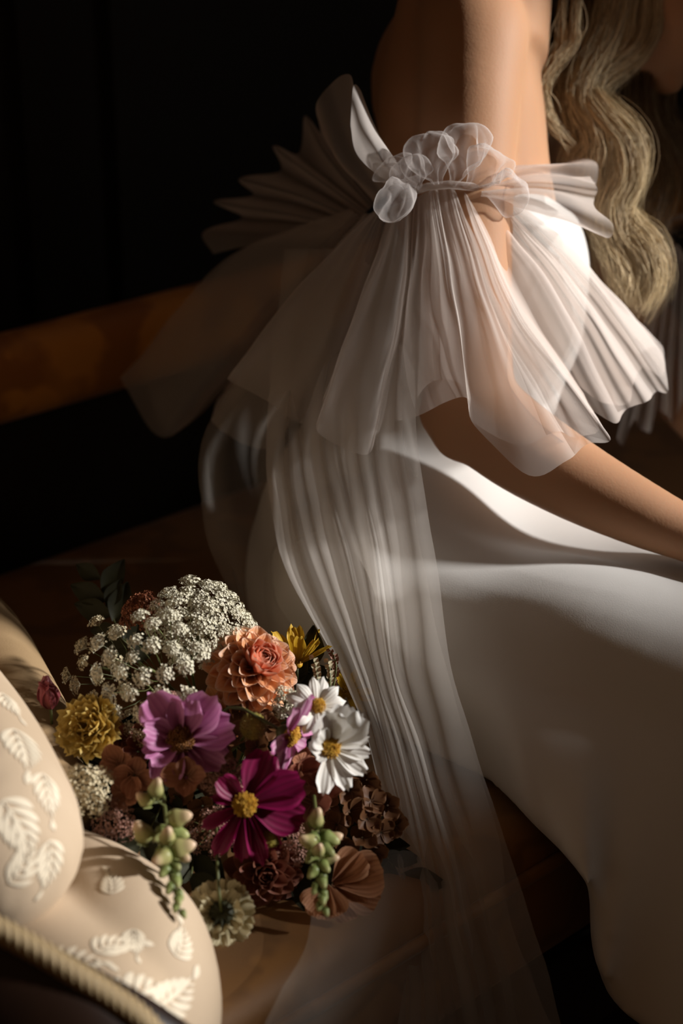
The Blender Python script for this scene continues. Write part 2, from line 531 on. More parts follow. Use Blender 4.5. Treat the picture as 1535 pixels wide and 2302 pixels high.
# braided gimp along the foot of the arm, and the wooden arm frame below it
gp = resample([np.array(P(*q)) for q in ((-260, 1960, 1.085), (-60, 2060, 1.07), (60, 2122, 1.065), (160, 2180, 1.065), (250, 2236, 1.07), (330, 2296, 1.075), (400, 2380, 1.08))], 180)
mb = MB(); mb.tube([Vector(p) for p in gp], 0.0036, 10)
gimp = wobj('gimp_trim', mb.mesh('gimp_trim'), M['gimp'], sofa)
for s_ in (0, 1, 2):
    mb = MB(); pts = []
    for i, p in enumerate(gp):
        a = i * 0.42 + s_ * 2.094
        pts.append(Vector(p) + UV * (0.0062 * math.cos(a)) - FV * (0.002 + 0.0045 * math.sin(a)))
    mb.tube(pts, 0.0029, 6)
    wo = mb.mesh('braid_strand'); wo.transform(Matrix.Translation(-sofa.location)); obj('braid_strand', wo, M['gimp'], gimp)
mb = MB()
mb.loft([(Vector(p) - UV * .052 + FV * .012, .050, .022) for p in gp[::6]], UV, 20)
wobj('arm_frame', mb.mesh('arm_frame'), M['wood'], sofa)

def bvh_of(o):
    me = o.data
    off = o.parent.location
    return BVHTree.FromPolygons([v.co + off for v in me.vertices], [tuple(p.vertices) for p in me.polygons])

def damask_leaf(target, bvh, px, py, ang, length, width, bend=0.6, lobes=4, both=True):
    """one woven acanthus leaf lying in the surface of the upholstery"""
    d = P(px, py, 1.0) - CAM
    hit, nrm, _, _ = bvh.ray_cast(CAM, d.normalized(), 5.0)
    if hit is None: return
    if nrm.dot(d) > 0: nrm = -nrm
    e = (RV - nrm * RV.dot(nrm)).normalized(); f = nrm.cross(e)
    if f.dot(UV) < 0: f = -f
    mbl = MB()
    def strip(x0, y0, th0, ln, wd, bd, n=9):
        x, y, th = x0, y0, th0
        V = []
        for i in range(n):
            s_ = i / (n - 1)
            th2 = th + bd * s_
            cx, cy = math.cos(th2), math.sin(th2)
            if i: x += cx * ln / (n - 1); y += cy * ln / (n - 1)
            w = wd * (0.25 + math.sin(math.pi * (s_ ** 1.25)) * 0.95) if i < n - 1 else wd * .06
            for q in (-1, 0, 1):
                p0 = hit + e * (x - cy * q * w) + f * (y + cx * q * w)
                near, n2, _, _ = bvh.find_nearest(p0)
                if n2.dot(nrm) < 0: n2 = -n2
                V.append(near + n2 * (0.0005 + (0.0004 if q == 0 else 0)) - target.parent.location)
        mbl.add(V, grid_faces(n, 3))
    x, y, n = 0.0, 0.0, 6
    for i in range(n):
        s_ = i / n
        th = ang + bend * s_ * 1.4
        k = (1 - .55 * s_) * (.7 + .5 * math.sin(math.pi * (s_ + .25)))
        for sg in (-1, 1):
            strip(x, y, th + sg * (1.15 - .4 * s_), length * .46 * k, width * .135 * k, -sg * .75)
        x += math.cos(th) * length / n; y += math.sin(th) * length / n
    strip(x, y, ang + bend * 1.4, length * .32, width * .16, bend)
    strip(0, 0, ang, length, width * .10, bend * 1.4)
    obj('damask_leaf', mbl.mesh('damask_leaf'), M['damask_leaf'], target)

bv = bvh_of(arm_panel)
for (px, py, a, L_, W_, bd) in ((85, 2225, 0.75, 0.058, 0.020, -0.45), (150, 2262, 0.25, 0.050, 0.016, -0.4), (255, 2275, 0.70, 0.060, 0.020, -0.30), (350, 2265, 0.55, 0.045, 0.016, 0.3),
                                (300, 2090, -1.5, 0.024, 0.010, 0.1), (215, 2140, 0.9, 0.034, 0.012, -0.5), (20, 2190, 1.2, 0.034, 0.014, 0.5), (395, 2150, 1.2, 0.030, 0.012, 0.4), (250, 2010, 1.6, 0.026, 0.010, 0.3)):
    damask_leaf(arm_panel, bv, px, py, a, L_, W_, bd)
bv = bvh_of(arm_roll)
for (px, py, a, L_, W_, bd) in ((30, 1640, -1.0, 0.046, 0.015, -0.2), (95, 1740, -1.1, 0.036, 0.012, 0.2), (5, 1800, -0.8, 0.046, 0.016, -0.3), (110, 1890, -1.35, 0.036, 0.013, -0.3),
                                (20, 1985, 0.6, 0.034, 0.012, 0.9), (5, 1560, -1.0, 0.030, 0.010, 0.2)):
    damask_leaf(arm_roll, bv, px, py, a, L_, W_, bd)


# ------------------------------------------------------------------ the person
person = empty('person', P(840, 1330, 1.72))
tag(person, 'seated person in white off-shoulder gown with sheer tulle ruffle and long wavy blonde hair', 'person')
TS = Vector((-0.14, 0.99, 0)).normalized()       # across the shoulders
mb = MB()
tor = [(840, 1290, 1.73, .140, .100), (860, 1200, 1.73, .135, .105), (930, 1040, 1.72, .108, .095), (1010, 880, 1.715, .104, .088), (1060, 720, 1.71, .108, .090),
       (1062, 580, 1.705, .124, .086), (1050, 430, 1.70, .140, .076), (1035, 290, 1.70, .150, .076), (1024, 160, 1.705, .150, .076), (1075, 20, 1.71, .115, .060), (1110, -60, 1.715, .075, .058), (1190, -150, 1.72, .054, .054), (1270, -230, 1.725, .050, .052)]
arr = catmull([np.array((*P(a, b_, c), d, e)) for (a, b_, c, d, e) in tor], 4)
mb.loft([(Vector(q[:3]), q[3], q[4]) for q in arr], TS, 28)
# right arm
mb.chain([P(1030, 60, 1.64), P(1060, 70, 1.585), P(1056, 200, 1.563), P(1048, 380, 1.553), P(1046, 600, 1.548), P(1050, 790, 1.548), P(1062, 905, 1.548), P(1150, 990, 1.545), P(1290, 1078, 1.530), P(1440, 1155, 1.518), P(1560, 1208, 1.512), P(1690, 1262, 1.508)],
         [.050, .051, .046, .043, .041, .040, .0415, .0405, .0355, .029, .0235, .021], seg=20)
mb.chain([P(1000, 930, 1.555), P(1040, 965, 1.55)], [.024, .030], seg=14)
mb.chain([P(1020, 10, 1.635), P(985, 230, 1.615), P(985, 420, 1.61), P(1000, 560, 1.62)], [.052, .055, .048, .035], seg=18)
# right hand resting on the thigh
mb.loft([(P(1680, 1258, 1.509), .021, .016), (P(1740, 1288, 1.506), .030, .016), (P(1800, 1315, 1.503), .036, .0155), (P(1855, 1342, 1.50), .034, .013)], TS, 16)
for k, (o1, l1) in enumerate(((-.027, .060), (-.009, .070), (.010, .066), (.027, .052))):
    b0 = P(1850, 1340, 1.50) + TS * o1
    dv = (P(1950, 1405, 1.485) - P(1850, 1340, 1.50)).normalized()
    mb.chain([b0, b0 + dv * l1 * .45 + ZV * .004, b0 + dv * l1 * .78 - ZV * .004, b0 + dv * l1 - ZV * .014], [.0098, .009, .0082, .007], seg=10)
b0 = P(1720, 1278, 1.507) - TS * .024
dv = (P(1950, 1405, 1.485) - P(1850, 1340, 1.50)).normalized()
mb.chain([b0, b0 + dv * .02 - TS * .018, b0 + dv * .042 - TS * .026 - ZV * .004, b0 + dv * .064 - TS * .026 - ZV * .012], [.013, .011, .0095, .008], seg=10)
# left arm
mb.chain([P(1060, 70, 1.80), P(1090, 90, 1.85), P(1180, 300, 1.90), P(1330, 560, 1.93), P(1440, 740, 1.94), P(1540, 880, 1.90), P(1650, 1010, 1.85), P(1760, 1130, 1.80)], [.055, .05, .045, .041, .04, .037, .03, .022], seg=18)
mb.loft([(P(1755, 1125, 1.80), .021, .016), (P(1810, 1190, 1.78), .033, .015), (P(1850, 1240, 1.76), .032, .013)], TS, 14)
for k, o1 in enumerate((-.026, -.009, .009, .025)):
    b0 = P(1845, 1235, 1.762) + TS * o1
    mb.chain([b0, b0 + (P(1930, 1330, 1.74) - P(1850, 1240, 1.76)) * .8, b0 + (P(1930, 1330, 1.74) - P(1850, 1240, 1.76)) * 1.4], [.0095, .0085, .007], seg=10)
b0 = P(1790, 1165, 1.785) - TS * .02
mb.chain([b0, b0 - TS * .02 - UV * .02, b0 - TS * .025 - UV * .045], [.012, .010, .008], seg=10)
# neck, head, face (looks down to the right)
HC = P(1475, -105, 1.745)
hf = D3(0.86, -0.42, -0.12)                       # face direction
hu = (D3(0.40, 0.90, 0.0) - hf * hf.dot(D3(0.40, 0.90, 0.0))).normalized()
hs = hf.cross(hu).normalized()
mb.chain([P(1150, -110, 1.715), P(1270, -140, 1.725), P(1390, -120, 1.735)], [.055, .052, .055], seg=18)
mb.ellipsoid(HC + hu * .035 - hf * .015, hf * .094, hs * .074, hu * .098, 26, 16)
mb.ellipsoid(HC - hu * .045 + hf * .030, hf * .060, hs * .056, hu * .072, 22, 14)
mb.ellipsoid(HC - hu * .103 + hf * .062, hf * .021, hs * .022, hu * .017, 14, 10)
mb.ellipsoid(HC - hu * .068 + hf * .080, hf * .013, hs * .022, hu * .009, 14, 8)
mb.ellipsoid(HC - hu * .082 + hf * .079, hf * .012, hs * .019, hu * .008, 14, 8)
mb.chain([HC + hu * .015 + hf * .078, HC - hu * .012 + hf * .094, HC - hu * .030 + hf * .098], [.009, .011, .013], seg=12)
for sg in (-1, 1):
    mb.ellipsoid(HC - hu * .005 - hf * .012 + hs * (.073 * sg), hf * .016, hs * .008, hu * .030, 12, 8)
    mb.ellipsoid(HC + hu * .020 + hf * .068 + hs * (.032 * sg), hf * .010, hs * .020, hu * .007, 12, 8)
body_me = mb.remeshed('body', 0.0045, 12)
body = wobj('body', body_me, M['skin'], person)
for sg in (-1, 1):
    mb = MB(); mb.ellipsoid(HC + hu * .006 + hf * .072 + hs * (.031 * sg), hf * .011, hs * .013, hu * .006, 14, 10)
    wobj('eye', mb.mesh('eye'), M['eye'], person)
mb = MB(); mb.ellipsoid(HC - hu * .075 + hf * .0835, hf * .0105, hs * .020, hu * .011, 16, 10)
wobj('lips', mb.mesh('lips'), M['lip'], person)

# gown ---------------------------------------------------------------
gown = obj('gown', None, None, person)
def gpart(name, me, mat):
    me.transform(Matrix.Translation(-person.location))
    return obj(name, me, mat, gown)
mb = MB()
tb = [(830, 1300, 1.73, .155, .112), (850, 1200, 1.73, .150, .118), (925, 1040, 1.72, .118, .108), (1010, 880, 1.715, .116, .100), (1065, 720, 1.71, .122, .103), (1078, 600, 1.705, .138, .104), (1062, 520, 1.70, .140, .092), (1058, 480, 1.70, .12, .068)]
arr = catmull([np.array((*P(a, b_, c), d, e)) for (a, b_, c, d, e) in tb], 4)
mb.loft([(Vector(q[:3]), q[3], q[4]) for q in arr], TS, 32)
mb.ellipsoid(P(1165, 660, 1.645), D3(1, -.1, 0) * .060, TS * .060, UV * .075)
mb.ellipsoid(P(1175, 650, 1.79), D3(1, -.1, 0) * .060, TS * .060, UV * .075)
HIP = P(840, 1290, 1.715)
mb.ellipsoid(HIP, D3(1, 0.1, 0) * .125, TS * .17, Vector((0, 0, .13)))
# thighs
tn = [P(850, 1330, 1.620), P(1100, 1430, 1.565), P(1400, 1500, 1.515), P(1800, 1640, 1.46)]
tf = [P(850, 1180, 1.76), P(1150, 1215, 1.725), P(1450, 1310, 1.68), P(1850, 1460, 1.62)]
mb.chain(tn, [.105, .086, .086, .074], seg=24)
mb.chain(tf, [.110, .085, .070, .056], seg=24)
LAP = [[(840, 950, 1.62), (1050, 975, 1.635), (1200, 1010, 1.655), (1350, 1085, 1.66), (1500, 1165, 1.63), (1750, 1290, 1.57)],
       [(830, 1095, 1.565), (1050, 1105, 1.582), (1200, 1120, 1.605), (1350, 1165, 1.60), (1500, 1215, 1.575), (1750, 1340, 1.52)],
       [(820, 1230, 1.52), (1050, 1240, 1.532), (1200, 1245, 1.545), (1350, 1255, 1.54), (1500, 1275, 1.52), (1750, 1385, 1.47)],
       [(820, 1350, 1.505), (1050, 1360, 1.505), (1200, 1370, 1.505), (1350, 1370, 1.515), (1500, 1400, 1.49), (1750, 1500, 1.44)]]
LG = [catmull([np.array(P(*p)) for p in r], 5) for r in LAP]
LG = [list(r) for r in zip(*[catmull([LG[r][c] for r in range(4)], 5) for c in range(len(LG[0]))])]
nr, nc = len(LG), len(LG[0])
V = [Vector(p) for r in LG for p in r] + [Vector(p) - Vector((0, 0, .07)) for r in LG for p in r]
N_ = nr * nc
F = grid_faces(nr, nc) + [tuple(reversed(f)) for f in grid_faces(nr, nc, off=N_)]
for c in range(nc - 1):
    b0 = (nr - 1) * nc
    F.append((c, N_ + c, N_ + c + 1, c + 1)); F.append((b0 + c, b0 + c + 1, N_ + b0 + c + 1, N_ + b0 + c))
for r in range(nr - 1):
    e_ = nc - 1
    F.append((r * nc, (r + 1) * nc, N_ + (r + 1) * nc, N_ + r * nc)); F.append((r * nc + e_, N_ + r * nc + e_, N_ + (r + 1) * nc + e_, (r + 1) * nc + e_))
mb.add(V, F)
# shins under the skirt
mb.chain([tn[3], P(1900, 2300, 1.55), P(1880, 2700, 1.75)], [.066, .06, .055], seg=18)
mb.chain([tf[3], P(1930, 2000, 1.75), P(1920, 2400, 1.95)], [.066, .06, .055], seg=18)
# near flank: skirt falling over the seat and its front edge
top = [P(720, 1350, 1.54), P(850, 1395, 1.522), P(1000, 1445, 1.498), P(1150, 1490, 1.472), P(1300, 1525, 1.45), P(1450, 1560, 1.428), P(1600, 1620, 1.41), P(1850, 1720, 1.385)]
hem = [PZ(740, 1540, .462), PZ(900, 1660, .462), PZ(1085, 1755, .462), P(1210, 1870, 1.415), P(1325, 2005, 1.395), P(1345, 2180, 1.415), P(1450, 2320, 1.42), P(1850, 2520, 1.42)]
def flank(inset):
    rows = []
    tt = catmull([np.array(p) for p in top], 8); hh = catmull([np.array(p) for p in hem], 8)
    for k in range(25):
        v = k / 24
        row = []
        for i, (a, b_) in enumerate(zip(tt, hh)):
            a_ = Vector(a); c_ = Vector(b_)
            p = a_.lerp(c_, v)
            bulge = math.sin(math.pi * v) * 0.012
            fold = 0.007 * math.sin(i * 0.62 + 1.3 * v) * v * v + 0.003 * math.sin(i * 1.37 + 2.0) * v * v
            p = p - FV * (bulge + fold)
            row.append(p + FV * inset + Vector((0, inset, 0)) * .2)
        rows.append(row)
    return rows
f0 = flank(0.0); f1 = flank(0.024)
nr, nc = len(f0), len(f0[0])
V = [p for r in f0 for p in r] + [p for r in f1 for p in r]
F = grid_faces(nr, nc) + [tuple(reversed(f)) for f in grid_faces(nr, nc, off=nr * nc)]
N_ = nr * nc
for c in range(nc - 1):
    F.append((c, N_ + c, N_ + c + 1, c + 1)); b0 = (nr - 1) * nc
    F.append((b0 + c, b0 + c + 1, N_ + b0 + c + 1, N_ + b0 + c))
for r in range(nr - 1):
    F.append((r * nc, (r + 1) * nc, N_ + (r + 1) * nc, N_ + r * nc)); e_ = nc - 1
    F.append((r * nc + e_, N_ + r * nc + e_, N_ + (r + 1) * nc + e_, (r + 1) * nc + e_))
mb.add(V, F)
dress_me = mb.remeshed('dress', 0.0055, 14)
DV = [(v.co.copy(), v.normal.copy()) for v in dress_me.vertices]
newco = []
for p, n_ in DV:
    q = Vector((p.x * 2.2, p.y * 2.2, p.z * 16.0))
    w = max(0, 1 - abs(p.z - 0.70) / 0.10)
    newco.extend(p + n_ * (noise.noise(q) * 0.0045 * w + noise.noise(p * 9) * 0.0012))
dress_me.vertices.foreach_set('co', newco)
dress_me.update()
gpart('satin_dress', dress_me, M['satin'])

# sleeve flounce ------------------------------------------------------
FL = [
 [(790, 470, 1.66), (640, 520, 1.72), (480, 605, 1.77), (270, 852, 1.83)],
 [(800, 480, 1.64), (690, 590, 1.69), (560, 720, 1.73), (368, 985, 1.79)],
 [(812, 485, 1.67), (740, 590, 1.74), (640, 710, 1.79), (500, 870, 1.84)],
 [(820, 480, 1.62), (740, 580, 1.65), (640, 720, 1.68), (480, 950, 1.71)],
 [(830, 480, 1.61), (770, 590, 1.63), (700, 740, 1.65), (596, 1010, 1.68)],
 [(836, 480, 1.63), (790, 590, 1.67), (740, 720, 1.71), (655, 915, 1.74)],
 [(845, 470, 1.58), (770, 540, 1.58), (650, 670, 1.585), (513, 850, 1.60)],
 [(852, 470, 1.565), (790, 550, 1.555), (690, 720, 1.55), (605, 906, 1.555)],
 [(862, 470, 1.555), (820, 570, 1.54), (770, 720, 1.54), (692, 953, 1.545)],
 [(872, 468, 1.57), (845, 570, 1.58), (815, 700, 1.59), (775, 885, 1.60)],
 [(890, 458, 1.535), (850, 570, 1.515), (795, 710, 1.505), (712, 962, 1.50)],
 [(910, 452, 1.52), (905, 560, 1.495), (880, 720, 1.485), (822, 1022, 1.48)],
 [(925, 446, 1.53), (918, 560, 1.52), (905, 700, 1.52), (858, 955, 1.525)],
 [(942, 440, 1.525), (935, 560, 1.51), (925, 700, 1.50), (930, 938, 1.50)],
 [(957, 432, 1.518), (965, 550, 1.495), (975, 680, 1.485), (1002, 908, 1.475)],
 [(975, 427, 1.512), (995, 540, 1.48), (1012, 640, 1.472), (1052, 902, 1.46)],
 [(990, 424, 1.515), (1010, 540, 1.495), (1034, 660, 1.485), (1066, 962, 1.455)],
 [(1005, 422, 1.51), (1040, 560, 1.48), (1085, 720, 1.47), (1190, 1066, 1.44)],
 [(1020, 422, 1.512), (1065, 560, 1.485), (1125, 740, 1.48), (1275, 1038, 1.45)],
 [(1030, 422, 1.525), (1075, 550, 1.508), (1145, 730, 1.505), (1322, 1000, 1.482)],
 [(1040, 422, 1.512), (1085, 540, 1.485), (1165, 720, 1.48), (1374, 985, 1.46)],
 [(1060, 424, 1.525), (1105, 540, 1.52), (1185, 690, 1.53), (1330, 925, 1.525)],
 [(1080, 428, 1.525), (1150, 540, 1.525), (1240, 660, 1.53), (1383, 952, 1.53)],
 [(1090, 430, 1.54), (1165, 535, 1.55), (1262, 655, 1.562), (1412, 918, 1.57)],
 [(1100, 432, 1.53), (1185, 530, 1.535), (1285, 650, 1.54), (1450, 908, 1.545)],
 [(1110, 433, 1.56), (1205, 530, 1.58), (1312, 650, 1.60), (1478, 880, 1.61)],
 [(1120, 434, 1.55), (1230, 530, 1.565), (1340, 650, 1.58), (1505, 875, 1.60)],
 [(1140, 436, 1.57), (1260, 530, 1.60), (1360, 640, 1.63), (1480, 780, 1.66)],
 [(1160, 440, 1.61), (1260, 540, 1.66), (1340, 640, 1.71), (1430, 800, 1.76)],
]
gpart('sleeve_flounce', sheet('sleeve_flounce', FL, 8, 34, 0.0028, 3, 0.0030), M['tulle'])
rn = random.Random(5)
FL2 = []
for i, c in enumerate(FL):
    k = 0.93 + 0.05 * math.sin(i * 1.7)
    t0 = c[0]
    dd = 0.022 if i % 2 else 0.004
    FL2.append([t0] + [(t0[0] + (p[0] - t0[0]) * k + rn.uniform(-14, 14), t0[1] + (p[1] - t0[1]) * k, p[2] + dd) for p in c[1:]])
gpart('under_flounce', sheet('under_flounce', FL2, 7, 30, 0.003, 9, 0.0024), M['tulle_soft'])
# the far sleeve
FS = []
for i in range(15):
    u = i / 14
    z = 0.03 * (1 if i % 2 else -1)
    FS.append([(1490 + 90 * u, 560 + 10 * math.sin(i), 1.86 + z * .2), (1450 + 150 * u, 720, 1.86 + z * .7), (1385 + 260 * u, 985 - 120 * u + 25 * math.sin(i * 2.1), 1.85 + z)])
gpart('far_sleeve_flounce', sheet('far_sleeve_flounce', FS, 5, 18, 0.003, 4), M['tulle'])
loop = []
for i in range(13):
    a = 2 * math.pi * i / 12 + 0.6
    cx, cy = 1535 + 46 * math.cos(a), 535 + 50 * math.sin(a)
    loop.append([(cx - 6 * math.cos(a), cy - 6 * math.sin(a), 1.86), (cx, cy, 1.87), (cx + 4 * math.cos(a), cy + 4 * math.sin(a), 1.90)])
gpart('far_sleeve_ruffle', sheet('far_sleeve_ruffle', loop, 4, 6), M['tulle'])

# standing ruffle above the band --------------------------------------
RB = [
 [(814, 548, 1.66), (640, 540, 1.74), (480, 572, 1.80)],
 [(810, 533, 1.665), (640, 520, 1.75), (455, 522, 1.81)],
 [(808, 523, 1.69), (660, 500, 1.77), (545, 490, 1.83)],
 [(806, 518, 1.67), (640, 480, 1.74), (478, 455, 1.80)],
 [(808, 508, 1.69), (670, 460, 1.77), (570, 440, 1.83)],
 [(812, 498, 1.665), (670, 440, 1.73), (538, 402, 1.79)],
 [(814, 488, 1.69), (700, 420, 1.76), (630, 385, 1.82)],
 [(820, 480, 1.66), (710, 400, 1.71), (612, 328, 1.78)],
 [(826, 473, 1.68), (735, 400, 1.74), (672, 345, 1.80)],
 [(834, 466, 1.65), (745, 370, 1.69), (685, 262, 1.76)],
 [(844, 458, 1.65), (770, 370, 1.69), (722, 300, 1.74)],
 [(852, 450, 1.60), (760, 360, 1.62), (712, 236, 1.625)],
 [(864, 443, 1.585), (790, 330, 1.60), (742, 192, 1.60)],
 [(874, 436, 1.57), (810, 320, 1.575), (785, 168, 1.565)],
 [(884, 426, 1.555), (835, 340, 1.55), (800, 215, 1.545)],
 [(898, 416, 1.54), (862, 370, 1.53), (842, 315, 1.53)],
]
gpart('back_ruffle', sheet('back_ruffle', RB, 7, 18, 0.002, 12), M['tulle'])
CU = [
 [(905, 420, 1.53), (850, 395, 1.52), (800, 345, 1.525), (788, 280, 1.53)],
 [(900, 405, 1.525), (845, 370, 1.505), (808, 300, 1.51), (790, 235, 1.525)],
 [(900, 395, 1.525), (862, 360, 1.495), (825, 290, 1.51), (795, 190, 1.54)],
 [(905, 385, 1.53), (880, 350, 1.51), (845, 295, 1.53), (810, 205, 1.56)],
 [(910, 380, 1.55), (875, 345, 1.545), (845, 290, 1.56), (822, 240, 1.58)],
]
gpart('ruffle_curl', sheet('ruffle_curl', CU, 8, 18, 0.002, 2), M['tulle'])
def lobe(base, tip, hw, th, seed, nf=3):
    A = P(*base); B = P(*tip)
    ax = B - A; L = ax.length; a = ax.normalized()
    s = a.cross(FV).normalized(); f = s.cross(a)
    hwm = hw * base[2] / FPX
    rn = random.Random(seed); ph = rn.uniform(0, 6)
    V = []; nv, nu = 20, 40
    for i in range(nv):
        v = 1 - (1 - i / (nv - 1)) ** 1.7
        if v < 0.55:
            q_ = v / 0.55; w = 0.16 + 0.84 * q_ * q_ * (3 - 2 * q_)
        else:
            w = max(0.0, 1 - ((v - 0.55) / 0.45) ** 2.4) ** 0.5
        for j in range(nu):
            an = 2 * math.pi * j / nu
            r = 1 + 0.22 * math.sin(nf * an + ph + 3 * v) + 0.13 * math.sin(5 * an + ph * 2 - 4 * v)
            lat = math.cos(an) * w * r
            V.append(A + a * (L * v) + s * (hwm * lat) + f * (th * math.sin(an) * w * r + 0.004 * math.sin(5 * v + ph)))
    V = [p + noise.noise_vector(p * 38 + Vector((seed * 3.1, 0, 0))) * .0055 + noise.noise_vector(p * 90) * .002 for p in V]
    return mesh('ruffle_lobe', V, grid_faces(nv, nu, True))
for k, (b_, t_, hw, th) in enumerate((((982, 416, 1.505), (962, 300, 1.495), 52, .016), ((1022, 412, 1.505), (1058, 276, 1.50), 50, .017), ((915, 425, 1.515), (878, 352, 1.51), 46, .016),
                                     ((948, 385, 1.505), (850, 492, 1.485), 38, .010), ((1050, 420, 1.505), (1130, 345, 1.505), 46, .016), ((1085, 428, 1.508), (1190, 428, 1.51), 44, .016),
                                     ((945, 425, 1.505), (920, 355, 1.50), 40, .012))):
    gpart('ruffle_puff', lobe(b_, t_, hw, th, k), M['puff'])
RF = [
 [(1075, 405, 1.52), (1150, 370, 1.57), (1240, 378, 1.64), (1298, 352, 1.68)],
 [(1078, 408, 1.51), (1170, 378, 1.55), (1260, 368, 1.60), (1342, 368, 1.63)],
 [(1080, 415, 1.53), (1180, 395, 1.57), (1260, 392, 1.61), (1340, 415, 1.62)],
 [(1080, 418, 1.51), (1170, 398, 1.54), (1250, 400, 1.57), (1326, 398, 1.60)],
 [(1082, 422, 1.51), (1180, 410, 1.53), (1260, 415, 1.56), (1344, 426, 1.58)],
 [(1082, 428, 1.53), (1180, 420, 1.56), (1260, 430, 1.58), (1335, 448, 1.60)],
 [(1082, 430, 1.51), (1170, 425, 1.52), (1260, 440, 1.54), (1340, 470, 1.56)],
 [(1082, 436, 1.505), (1170, 440, 1.51), (1270, 465, 1.525), (1378, 505, 1.545)],
 [(1080, 442, 1.51), (1170, 455, 1.525), (1270, 490, 1.54), (1366, 535, 1.555)],
 [(1076, 446, 1.52), (1160, 465, 1.55), (1250, 490, 1.57), (1310, 505, 1.59)],
]
gpart('front_ruffle', sheet('front_ruffle', RF, 7, 18, 0.0015, 8), M['tulle'])
mb = MB(); mb.tube([P(*q) for q in ((905, 440, 1.53), (960, 420, 1.512), (1010, 415, 1.506), (1060, 420, 1.508), (1110, 432, 1.53), (1150, 440, 1.58))], 0.0035, 8)
gpart('gathered_band', mb.mesh('gathered_band'), M['tulle'])

# train of veil net falling from the back ------------------------------
VL = [  # rows (y): list of (x, d) left to right
 (560, [(640, 1.66), (690, 1.63), (730, 1.64), (770, 1.60), (810, 1.61), (850, 1.575), (880, 1.58), (910, 1.56), (935, 1.57)]),
 (950, [(600, 1.565), (640, 1.530), (680, 1.540), (720, 1.510), (760, 1.520), (800, 1.495), (840, 1.505), (890, 1.485), (935, 1.495)]),
 (1150, [(610, 1.540), (655, 1.500), (700, 1.515), (750, 1.480), (790, 1.495), (830, 1.475), (862, 1.490), (915, 1.470), (962, 1.475)]),
 (1300, [(650, 1.515), (690, 1.485), (740, 1.495), (790, 1.465), (825, 1.480), (855, 1.460), (885, 1.475), (935, 1.455), (985, 1.460)]),
 (1500, [(762, 1.465), (785, 1.450), (810, 1.460), (838, 1.440), (858, 1.450), (880, 1.435), (910, 1.445), (960, 1.430), (1016, 1.435)]),
 (1700, [(835, 1.425), (850, 1.415), (870, 1.420), (895, 1.405), (915, 1.415), (940, 1.400), (965, 1.410), (1010, 1.400), (1072, 1.405)]),
 (1900, [(876, 1.405), (895, 1.390), (918, 1.400), (945, 1.385), (970, 1.395), (1000, 1.380), (1030, 1.390), (1075, 1.380), (1140, 1.385)]),
 (2100, [(884, 1.380), (910, 1.365), (940, 1.375), (970, 1.360), (1005, 1.370), (1040, 1.355), (1080, 1.365), (1130, 1.355), (1202, 1.360)]),
 (2302, [(884, 1.385), (915, 1.37), (955, 1.38), (995, 1.365), (1040, 1.375), (1085, 1.36), (1130, 1.37), (1190, 1.36), (1266, 1.365)]),
 (2520, [(880, 1.38), (920, 1.365), (970, 1.375), (1020, 1.36), (1075, 1.37), (1130, 1.355), (1190, 1.365), (1260, 1.355), (1345, 1.36)])]
cols = [[(VL[r][1][c][0], VL[r][0], VL[r][1][c][1]) for r in range(len(VL))] for c in range(9)]
gpart('veil_train', sheet('veil_train', cols, 8, 60, 0.003, 21), M['veil'])
VB = [
 (700, [(660, 1.70), (700, 1.66), (740, 1.67), (780, 1.63), (830, 1.64), (880, 1.60), (920, 1.59)]),
 (960, [(465, 1.650), (520, 1.615), (575, 1.625), (635, 1.585), (700, 1.585), (790, 1.540), (900, 1.520)]),
 (1150, [(455, 1.640), (520, 1.600), (590, 1.610), (650, 1.570), (720, 1.555), (810, 1.520), (930, 1.500)]),
 (1300, [(500, 1.625), (575, 1.580), (640, 1.590), (690, 1.555), (760, 1.540), (850, 1.505), (960, 1.480)]),
 (1520, [(640, 1.570), (700, 1.530), (750, 1.540), (790, 1.520), (840, 1.510), (920, 1.480), (1005, 1.460)]),
 (1760, [(690, 1.470), (750, 1.450), (800, 1.460), (850, 1.445), (910, 1.440), (980, 1.425), (1085, 1.420)]),
 (1950, [(700, 1.368), (770, 1.365), (830, 1.37), (890, 1.37), (960, 1.378), (1040, 1.378), (1130, 1.375)]),
 (2120, [(690, 1.283), (750, 1.284), (820, 1.292), (890, 1.32), (960, 1.345), (1050, 1.355), (1160, 1.355)]),
 (2302, [(590, 1.205), (670, 1.213), (760, 1.235), (870, 1.285), (980, 1.33), (1100, 1.345), (1240, 1.345)]),
 (2500, [(540, 1.20), (650, 1.21), (760, 1.235), (880, 1.295), (1020, 1.34), (1160, 1.35), (1320, 1.35)])]
cols = [[(VB[r][1][c][0], VB[r][0], VB[r][1][c][1]) for r in range(len(VB))] for c in range(7)]
gpart('under_veil', sheet('under_veil', cols, 10, 56, 0.005, 33), M['veil_soft'])

